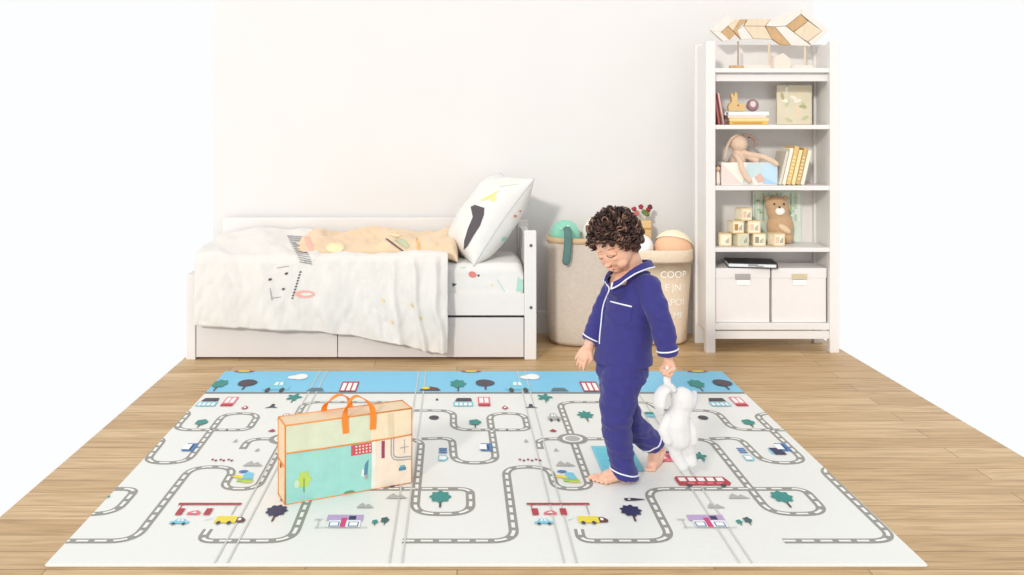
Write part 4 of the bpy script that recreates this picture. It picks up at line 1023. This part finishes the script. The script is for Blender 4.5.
for (x, y, z) in ((-.058, -.056, .034), (-.052, -.068, .048), (-.068, -.040, .010), (-.035, -.072, .060), (-.010, -.072, .066), (.018, -.070, .066), (.042, -.060, .056), (.060, -.040, .036), (-.070, -.026, -.008), (.066, -.022, .014)):
    for k in range(3):
        wp = hp(x+rnd.uniform(-.006, .006), y+rnd.uniform(-.004, .004), z+rnd.uniform(-.006, .010)); curl(wp, V(rnd.uniform(-.3, .1), 0, -1).normalized(), rnd.uniform(.006, .010), 1.5, .003, rnd.uniform(.010, .02))
# scalp under the curls
sc = bmesh.new(); bmesh.ops.create_uvsphere(sc, u_segments=40, v_segments=28, radius=1)
for v in sc.verts: v.co = V(v.co.x*.071, .011+v.co.y*.084, .023+v.co.z*.072)
rm = [v for v in sc.verts if v.co.z < -.035 or (v.co.y < -.030 and v.co.z < .060) or (v.co.y < .005 and v.co.z < -.0+(-v.co.y)*1.2)]
bmesh.ops.delete(sc, geom=rm, context='VERTS')
m_ = {v: hr.verts.new(HM @ v.co) for v in sc.verts}
for f in sc.faces: hr.faces.new([m_[v] for v in f.verts]).material_index = 1
sc.free()
finish('hair', hr, HAIRM, boy, smooth=True)
# shirt
def wrinkle(c): return .0050*noise.noise(V(c.x*14+c.z*9, c.y*14, c.z*26))+.0045*(.35-abs(noise.noise(V(c.x*16+c.z*22, c.y*16, c.z*30+3))))+.002*noise.noise(V(c.x*40+c.z*20, c.y*30, c.z*44))
sh = B()
erings(sh, [(623, 362, .107, .094), (623.5, 350, .104, .090), (627, 330, .097, .082), (630, 310, .097, .078), (632, 295, .098, .073), (633.5, 284, .088, .062), (634.5, 277, .066, .052), (635.5, 270.5, .050, .044)])
capsule(sh, [P(622, 292, 3.12), P(614.5, 289.5, 3.10)], [.036, .028], 18); ell(sh, P(616, 287, 3.15), .034); ell(sh, P(612.5, 283, 3.15), (.026, .026, .032))
capsule(sh, [P(640, 288, 3.12), P(648, 286.5, 3.085), P(655, 304, 3.05), P(661, 322, 3.03), P(665.5, 340, 3.02)], [.045, .0425, .041, .040, .036], 20)
tube(sh, [P(665.5, 338, 3.02), P(668, 354.5, 3.02)], [.036, .034], 20)
capsule(sh, [P(626, 289, 3.17), P(614, 290, 3.20), P(603, 311, 3.20), P(597, 325, 3.19)], [.045, .040, .038, .035], 20)
tube(sh, [P(597.5, 324, 3.19), P(589.5, 341.5, 3.17)], [.035, .031], 20)
# open the neck
shv = voxel(sh, .004, 3, wrinkle)
NECK = [(611.0, 286.5), (608.8, 281), (610.5, 270), (640, 262), (628, 270.5), (618, 278)]
def inside(x, y):
    c = False; n_ = len(NECK)
    for i in range(n_):
        (ax, ay), (bx_, by_) = NECK[i], NECK[i-1]
        if (ay > y) != (by_ > y) and x < (bx_-ax)*(y-ay)/(by_-ay)+ax: c = not c
    return c
rm = []
for v in shv.verts:
    q = v.co; s_ = F/q.y; px, py = CX+q.x*s_, CY+(H-q.z)*s_
    if q.y < 3.17 and inside(px, py): rm.append(v)
bvt = BVHTree.FromBMesh(shv)
bmesh.ops.delete(shv, geom=rm, context='VERTS')
finish('pyjama_shirt', shv, NAVY, boy, smooth=True)
# collar
cl = B()
def collar_strip(pts, w, th):
    P_ = smooth_curve(pts, 6); tube(cl, P_, [(w, th)]*len(P_), 12, ref=V(0, 0, 1))
C_up = [(613.5, 285.5, 3.055), (621, 281.5, 3.065), (628, 275.5, 3.075), (636, 269.5, 3.08), (645, 265, 3.105), (650, 264, 3.15), (646, 263, 3.2), (636, 264, 3.22), (622, 268, 3.2), (612, 273, 3.16), (607.5, 278, 3.11)]
pp_ = smooth_curve([P(*q) for q in C_up], 6)
neckc = P(634, 270, 3.15); rgs = []
for q in pp_:
    o_ = (q-neckc); o_.z = 0; o_.normalize()
    rgs.append([cl.verts.new(q+o_*.003+V(0, 0, .010)-o_*.006), cl.verts.new(q+o_*.006+V(0, 0, .012)), cl.verts.new(q+o_*.016-V(0, 0, .010)), cl.verts.new(q+o_*.012-V(0, 0, .012)), cl.verts.new(q-V(0, 0, .004))])
for i in range(len(rgs)-1):
    for k in range(5): cl.faces.new((rgs[i][k], rgs[i][(k+1) % 5], rgs[i+1][(k+1) % 5], rgs[i+1][k]))
cl.faces.new(rgs[0][::-1]); cl.faces.new(rgs[-1])
outer = [r_[2].co.copy() for r_ in rgs]; inner0 = [r_[1].co.copy() for r_ in rgs]
clo = finish('collar', cl, NAVY, boy, smooth=False)
cp = B(); tube(cp, outer+[], .0026, 8); tube(cp, [inner0[0], (inner0[0]+outer[0])/2, outer[0]], .0026, 8); finish('collar_piping', cp, PIPE, boy, smooth=True)
def piping_part(name, paths, r=.0025, lab=None):
    bm = B()
    for p_ in paths: pipe(bm, bvt, p_, r, .0006)
    finish(name, bm, PIPE, boy, smooth=True)
piping_part('placket_piping', [[(605, 281), (606.5, 284), (609, 287.5), (609, 291), (606.5, 297), (603.8, 304), (602.2, 312), (601.2, 322), (600, 334), (599.6, 344)]])
bm = B(); pipe(bm, bvt, [(611, 301.5), (618, 303.3), (625, 305), (632, 306.6)], .0028, .0016); finish('pocket_piping', bm, PIPE, boy, smooth=True)
bm = B(); decal(bm, bvt, [(611, 302), (632, 307), (630.5, 321), (625, 325), (617, 323), (610.5, 317)], 0, .0022); pk = finish('pocket', bm, NAVY, boy, smooth=True)
def ring_on(bv, c, d, off=.0006, n=44):
    x, y = frame_at(d); out = []
    for k in range(n+1):
        a = 2*PI*k/n; r = bv.ray_cast(c, x*math.cos(a)+y*math.sin(a))
        if r[0] and r[3] < .09: out.append(r[0]+(x*math.cos(a)+y*math.sin(a))*off)
    return out
bm = B(); tube(bm, ring_on(bvt, P(667.3, 349.5, 3.02), V(.05, 0, -1)+V(.12, 0, 0)), .0026, 8, cap=False); finish('cuff_piping', bm, PIPE, boy, smooth=True)
bm = B(); tube(bm, ring_on(bvt, P(591.5, 337.5, 3.175), V(-.42, 0, -.9)), .0026, 8, cap=False); finish('cuff_piping', bm, PIPE, boy, smooth=True)
# trousers
tr = B()
erings(tr, [(623, 352, .088, .078), (622.5, 362, .092, .082), (621.5, 374, .090, .084), (621, 382, .080, .074)])
capsule(tr, [P(624, 374, 3.11), P(618.5, 395, 3.09), P(616, 418, 3.085), P(619.5, 445, 3.10)], [.074, .064, .054, .045], 20)
tube(tr, [P(619.5, 445, 3.10), P(622.5, 462, 3.112), P(625, 477, 3.12)], [.045, .044, .046], 20)
capsule(tr, [P(619, 376, 3.18), P(621, 398, 3.19), P(629, 420, 3.20), P(640, 432, 3.235)], [.072, .060, .049, .045], 20)
tube(tr, [P(639, 431, 3.232), P(654.5, 444.5, 3.275)], [.045, .043], 20)
trv = voxel(tr, .004, 3, lambda c: wrinkle(c)*1.5+.003*noise.noise(V(c.x*10, c.y*10, c.z*40))*(1 if c.z < .2 else .3))
for v in trv.verts:
    if v.co.y < 3.19 and v.co.z < .11 and v.co.x < .66: v.co.z -= (v.co.x-.590)*.34*(.11-v.co.z)/.10-.002
bvr = BVHTree.FromBMesh(trv); finish('pyjama_trousers', trv, NAVY, boy, smooth=True)
bm = B(); tube(bm, ring_on(bvr, P(623.0, 470.5, 3.116), V(-.24, 0, -1)), .0026, 8, cap=False); finish('hem_piping', bm, PIPE, boy, smooth=True)
bm = B(); tube(bm, ring_on(bvr, P(649.8, 440.3, 3.262), P(654.5, 444.5, 3.275)-P(639, 431, 3.232)), .0026, 8, cap=False); finish('hem_piping', bm, PIPE, boy, smooth=True)

# plush rabbit held by one ear
YR = 3.0
def r_(px, py, d=0): return P(px, py, YR+d)
pr = thing('plush_rabbit', (r_(678, 0).x, YR, .02), 'white plush rabbit dangling by one ear from the hand', 'plush toy')
bm = B()
ell(bm, r_(682.5, 401), (.040, .036, .046), u=26, v=18); capsule(bm, [r_(680, 410), r_(675, 424), r_(678, 437)], [.034, .048, .043], 18)
capsule(bm, [r_(668, 418, -.02), r_(664, 430, -.03), r_(668, 440, -.03)], [.018, .020, .017], 12); capsule(bm, [r_(686, 420, .01), r_(692, 432, .0), r_(693, 441, .0)], [.018, .019, .016], 12)
capsule(bm, [r_(673, 440), r_(676, 454, .01), r_(683, 466, .01)], [.024, .021, .018], 12); capsule(bm, [r_(684, 438), r_(689, 452, .02), r_(692, 462, .02)], [.024, .020, .018], 12)
bm = voxel(bm, .0035, 3, lambda c: .002*noise.noise(c*40)); finish('body', bm, PLUSH, pr, smooth=True)
bm = B(); e = smooth_curve([r_(668.3, 366, .012), r_(667, 376, .006), r_(668, 385, .0), r_(674, 392, 0)], 5)
tube(bm, e, [(.010, .008)]*6+[(.0125, .010)]*5+[(.016, .012)]*5, 14); finish('ear', bm, PLUSH, pr, smooth=True)
bm = B(); e = smooth_curve([r_(674, 390, -.01), r_(666, 389, -.02), r_(660.5, 395, -.03), r_(659, 405, -.032), r_(662, 415, -.03)], 5)
tube(bm, e, [(.014, .010)]*5+[(.026, .014)]*6+[(.031, .014)]*5+[(.026, .012), (.019, .009), (.014, .008), (.009, .006), (.003, .003)], 16); finish('ear', bm, PLUSH, pr, smooth=True)
bm = B(); ell(bm, r_(692.5, 401, .0), (.014, .028, .036), Matrix.Rotation(.25, 3, 'Y')); finish('shading_patch', bm, PLUSH_SHADE, pr, smooth=True, label='grey shading on the side of the head')  # shade on the right of the head, put in as a grey patch
# == person stops
# == carrier starts
# ------------------------------------------------------------------ carry bag of the mat
ang = math.radians(24); BM_ = Matrix.Translation((-.558, 2.922, MT+.001)) @ Matrix.Rotation(ang, 4, 'Z')
WB_, TB_, HB_ = .440, .095, .256
cb = thing('carry_bag', BM_ @ V(WB_/2, TB_/2, 0), 'flat rectangular carry bag with orange edging and orange handles, standing on the play mat', 'bag')
def bfin(name, bm, m, **k):
    for v in bm.verts: v.co = BM_ @ v.co
    return finish(name, bm, m, cb, **k)
ORG = mat('orange_webbing', (240, 138, 40), .6, .04, 60, .2, 400); ORL = mat('orange_edging', (226, 142, 62), .6, .05, 60)
BEI = mat('bag_side', (228, 204, 170), .75, .04, 20, .15, 100)
bm = B(); nx, nz = 24, 14
def side(i, j, y): 
    x, z = WB_*i/nx, HB_*j/nz; b_ = .008*math.sin(PI*i/nx)*math.sin(PI*j/nz)+.0025*noise.noise(V(x*20, z*20, 5))*(0 if i in (0, nx) or j in (0, nz) else 1)
    return V(x, y-(b_ if y == 0 else -b_), z)
A_ = [[bm.verts.new(side(i, j, 0)) for j in range(nz+1)] for i in range(nx+1)]; Z_ = [[bm.verts.new(side(i, j, TB_)) for j in range(nz+1)] for i in range(nx+1)]
for i in range(nx):
    for j in range(nz): bm.faces.new((A_[i][j], A_[i+1][j], A_[i+1][j+1], A_[i][j+1])); bm.faces.new((Z_[i][j], Z_[i][j+1], Z_[i+1][j+1], Z_[i+1][j]))
for i in range(nx): bm.faces.new((A_[i][0], Z_[i][0], Z_[i+1][0], A_[i+1][0])); bm.faces.new((A_[i][nz], A_[i+1][nz], Z_[i+1][nz], Z_[i][nz]))
for j in range(nz): bm.faces.new((A_[0][j], A_[0][j+1], Z_[0][j+1], Z_[0][j])); bm.faces.new((A_[nx][j], Z_[nx][j], Z_[nx][j+1], A_[nx][j+1]))
bmesh.ops.recalc_face_normals(bm, faces=bm.faces); bvg = BVHTree.FromBMesh(bm); bfin('bag_body', bm, BEI)
def patch(bm, pts, mi, off):                            # printed patch on the front
    t = bmesh.new(); f = t.faces.new([t.verts.new((WB_*a, 0, HB_*c)) for a, c in pts]); bmesh.ops.triangulate(t, faces=[f])
    for _ in range(5):
        es = [e for e in t.edges if e.calc_length() > .018]
        if not es: break
        bmesh.ops.subdivide_edges(t, edges=es, cuts=1); bmesh.ops.triangulate(t, faces=t.faces[:])
    mp = {}
    for v in t.verts:
        r = bvg.ray_cast(V(v.co.x, -.1, v.co.z), V(0, 1, 0)); mp[v] = bm.verts.new((v.co.x, (r[0].y if r[0] else 0)-off, v.co.z))
    for f in t.faces: bm.faces.new([mp[v] for v in f.verts]).material_index = mi
    t.free()
def rc(x0, z0, x1, z1): return [(x0, z0), (x1, z0), (x1, z1), (x0, z1)]
FL = .65
bm = B(); patch(bm, rc(.006, FL, .66, .994), 0, .0012); patch(bm, rc(.66, FL, .994, .994), 1, .0012); patch(bm, rc(.80, FL+.02, .85, .97), 2, .0018)
bfin('front_flap', bm, [mat('flap_green', (214, 222, 196), .5), mat('flap_beige', (240, 222, 190), .5), mat('flap_shade', (226, 206, 176), .5)])
bm = B()
patch(bm, rc(.006, .006, .67, FL-.01), 0, .001); patch(bm, rc(.67, .006, .994, FL-.01), 1, .001)
patch(bm, rc(.665, .02, .70, FL-.01), 2, .0016)
patch(bm, rc(.50, .50, .665, .635), 3, .0018)
for i in range(5):
    for j in range(3): patch(bm, rc(.535+.027*i, .52+.04*j, .548+.027*i, .54+.04*j), 1, .0024)
patch(bm, [(.14+.048*(1+.15*math.cos(6*t))*math.cos(t), .285+.10*(1+.15*math.cos(6*t))*math.sin(t)) for t in (2*PI*k/24 for k in range(24))], 4, .0018)
patch(bm, [(.085+.02*math.cos(t), .24+.05*math.sin(t)) for t in (2*PI*k/12 for k in range(12))], 5, .0018); patch(bm, rc(.135, .12, .143, .30), 6, .0024)
patch(bm, [(.60, .22), (.63, .22), (.64, .42), (.61, .36)], 7, .0022); patch(bm, rc(.61, .16, .635, .22), 8, .0022); patch(bm, [(.58, .21), (.605, .21), (.603, .29), (.59, .31)], 2, .0022)
patch(bm, rc(.745, .40, .772, .63), 9, .0018)
for j in range(4): patch(bm, rc(.735, .42+.05*j, .745, .45+.05*j), 2, .0020)
pth = arc_path([(.835, .64), (.835, .36), (.992, .34)], .09, 6)
for w_, mi_, of_ in ((.030, 8, .0018), (.008, 2, .0026)):
    for i in range(len(pth)-1):
        a, b_ = Vector((pth[i][0]*WB_, pth[i][1]*HB_)), Vector((pth[i+1][0]*WB_, pth[i+1][1]*HB_)); d_ = (b_-a).normalized(); n_ = Vector((-d_.y, d_.x))*w_*.22
        q_ = [a+n_, b_+n_, b_-n_, a-n_]; patch(bm, [(c.x/WB_, c.y/HB_) for c in q_], mi_, of_)
patch(bm, rc(.935, .42, .94, .60), 8, .002); patch(bm, rc(.90, .49, .975, .50), 8, .002); patch(bm, rc(.89, .19, .95, .235), 7, .002); patch(bm, rc(.90, .235, .94, .26), 10, .002)
patch(bm, [(.49+.045*math.cos(t), .012+.03*math.sin(t)) for t in (PI*k/10 for k in range(11))], 11, .0018)
bfin('printed_window', bm, [mat('win_aqua', (158, 216, 206), .25), mat('win_cream', (244, 226, 206), .3), mat('win_white', (236, 236, 226), .3), mat('win_red', (206, 84, 96), .4), mat('win_lime', (190, 214, 96), .4), mat('win_pale', (206, 226, 196), .4), mat('win_stem', (120, 160, 90), .4), mat('win_blue', (84, 140, 170), .4), mat('win_grey', (176, 168, 160), .4), mat('win_wine', (164, 62, 92), .4), mat('win_teal', (110, 180, 190), .4), mat('win_moss', (98, 150, 110), .4)])
bm = B(); e = .0026
def edge(*q): tube(bm, [V(*a) for a in q], e, 8)
for y in (0, TB_): edge((0, y, 0), (WB_, y, 0)); edge((0, y, HB_), (WB_, y, HB_)); edge((0, y, 0), (0, y, HB_)); edge((WB_, y, 0), (WB_, y, HB_))
for x in (0, WB_):
    for z in (0, HB_): edge((x, 0, z), (x, TB_, z))
edge((0, 0, HB_*.47), (0-.001, TB_, HB_*.47))
pts = [(WB_*i/20, (bvg.ray_cast(V(min(WB_-.001, max(.001, WB_*i/20)), -.1, HB_*FL), V(0, 1, 0))[0] or V(0, 0, 0)).y-.001, HB_*FL) for i in range(21)]; edge(*pts)
for v in bm.verts: v.co.z = max(v.co.z, -.0008)
bfin('edging', bm, ORL, smooth=True)
bm = B(); ell(bm, (-.005, TB_*.45, HB_*.47-.006), (.003, .005, .010)); bfin('zip_pull', bm, mat('brass_pull', (176, 112, 60), .4, metal=.5), smooth=True)
# ribbon handles
def ribbon(y, x0, x1, z0, top, lean, w=.021):
    bm = B(); cs = smooth_curve([(x0, y, z0), (x0-.001, y+lean*.1, HB_+.012), (x0+(x1-x0)*.18, y+lean*.7, HB_+top*.72), ((x0+x1)/2, y+lean, HB_+top), (x0+(x1-x0)*.82, y+lean*.7, HB_+top*.72), (x1+.001, y+lean*.1, HB_+.012), (x1, y, z0)], 8)
    rg = []
    for i, p in enumerate(cs):
        d_ = (cs[min(i+1, len(cs)-1)]-cs[max(i-1, 0)]).normalized(); wdir = V(d_.z, 0, -d_.x).normalized() if False else (V(1, 0, 0)-d_*d_.x); 
        wdir = (V(.9, .5, 0)-d_*d_.dot(V(.9, .5, 0))); wdir = wdir.normalized() if wdir.length > .15 else V(0, 1, 0); nn_ = d_.cross(wdir).normalized()
        k = abs(2*i/(len(cs)-1)-1); wd = (V(1, 0, 0) if k > .75 else wdir)
        # blend from facing forward at the stitching to facing up at the top of the loop
        f_ = max(0, min(1, (k-.25)/.5)); wd = (V(-d_.z, 0, d_.x) if False else V(0, 1, 0))*(1-f_)+V(d_.z, 0, -d_.x)*f_*(1 if d_.z > 0 else -1); wd.normalize(); nn_ = d_.cross(wd).normalized()
        rg.append([bm.verts.new(p+wd*w/2+nn_*.0012), bm.verts.new(p-wd*w/2+nn_*.0012), bm.verts.new(p-wd*w/2-nn_*.0012), bm.verts.new(p+wd*w/2-nn_*.0012)])
    for i in range(len(rg)-1):
        for k in range(4): bm.faces.new((rg[i][k], rg[i][(k+1) % 4], rg[i+1][(k+1) % 4], rg[i+1][k]))
    bm.faces.new(rg[0][::-1]); bm.faces.new(rg[-1]); bfin('handle', bm, ORG)
ribbon(-.0065, WB_*.46, WB_*.675, HB_*.80, .058, .035)
ribbon(TB_+.002, WB_*.36, WB_*.56, HB_*.86, .058, -.030)
# == carrier stops
# ------------------------------------------------------------------ light and camera
w = bpy.data.worlds.new('daylight'); bpy.context.scene.world = w; w.use_nodes = True
w.node_tree.nodes['Background'].inputs[0].default_value = (.985, .99, 1, 1); w.node_tree.nodes['Background'].inputs[1].default_value = 1.0
sd = bpy.data.lights.new('sun', 'SUN'); so = bpy.data.objects.new('sun', sd); C.objects.link(so)
az, el = math.radians(25), math.radians(22)
d = V(math.sin(az)*math.cos(el), math.cos(az)*math.cos(el), -math.sin(el)); so.rotation_euler = d.to_track_quat('-Z', 'Y').to_euler()
sd.energy = 1.55; sd.angle = math.radians(5); sd.color = (1, .955, .89)
cam = bpy.data.cameras.new('camera'); co = bpy.data.objects.new('camera', cam); C.objects.link(co); bpy.context.scene.camera = co
co.location = (0, 0, H); co.rotation_euler = (PI/2, 0, 0); cam.sensor_width = 36; cam.lens = 36*F/1024
cam.shift_x = (512-CX)/1024; cam.shift_y = -(287.5-CY)/1024; cam.clip_start = .05
vs = bpy.context.scene.view_settings; vs.view_transform = 'Standard'; vs.look = 'None'; vs.gamma = 1; vs.use_curve_mapping = False; vs.exposure = 0.0
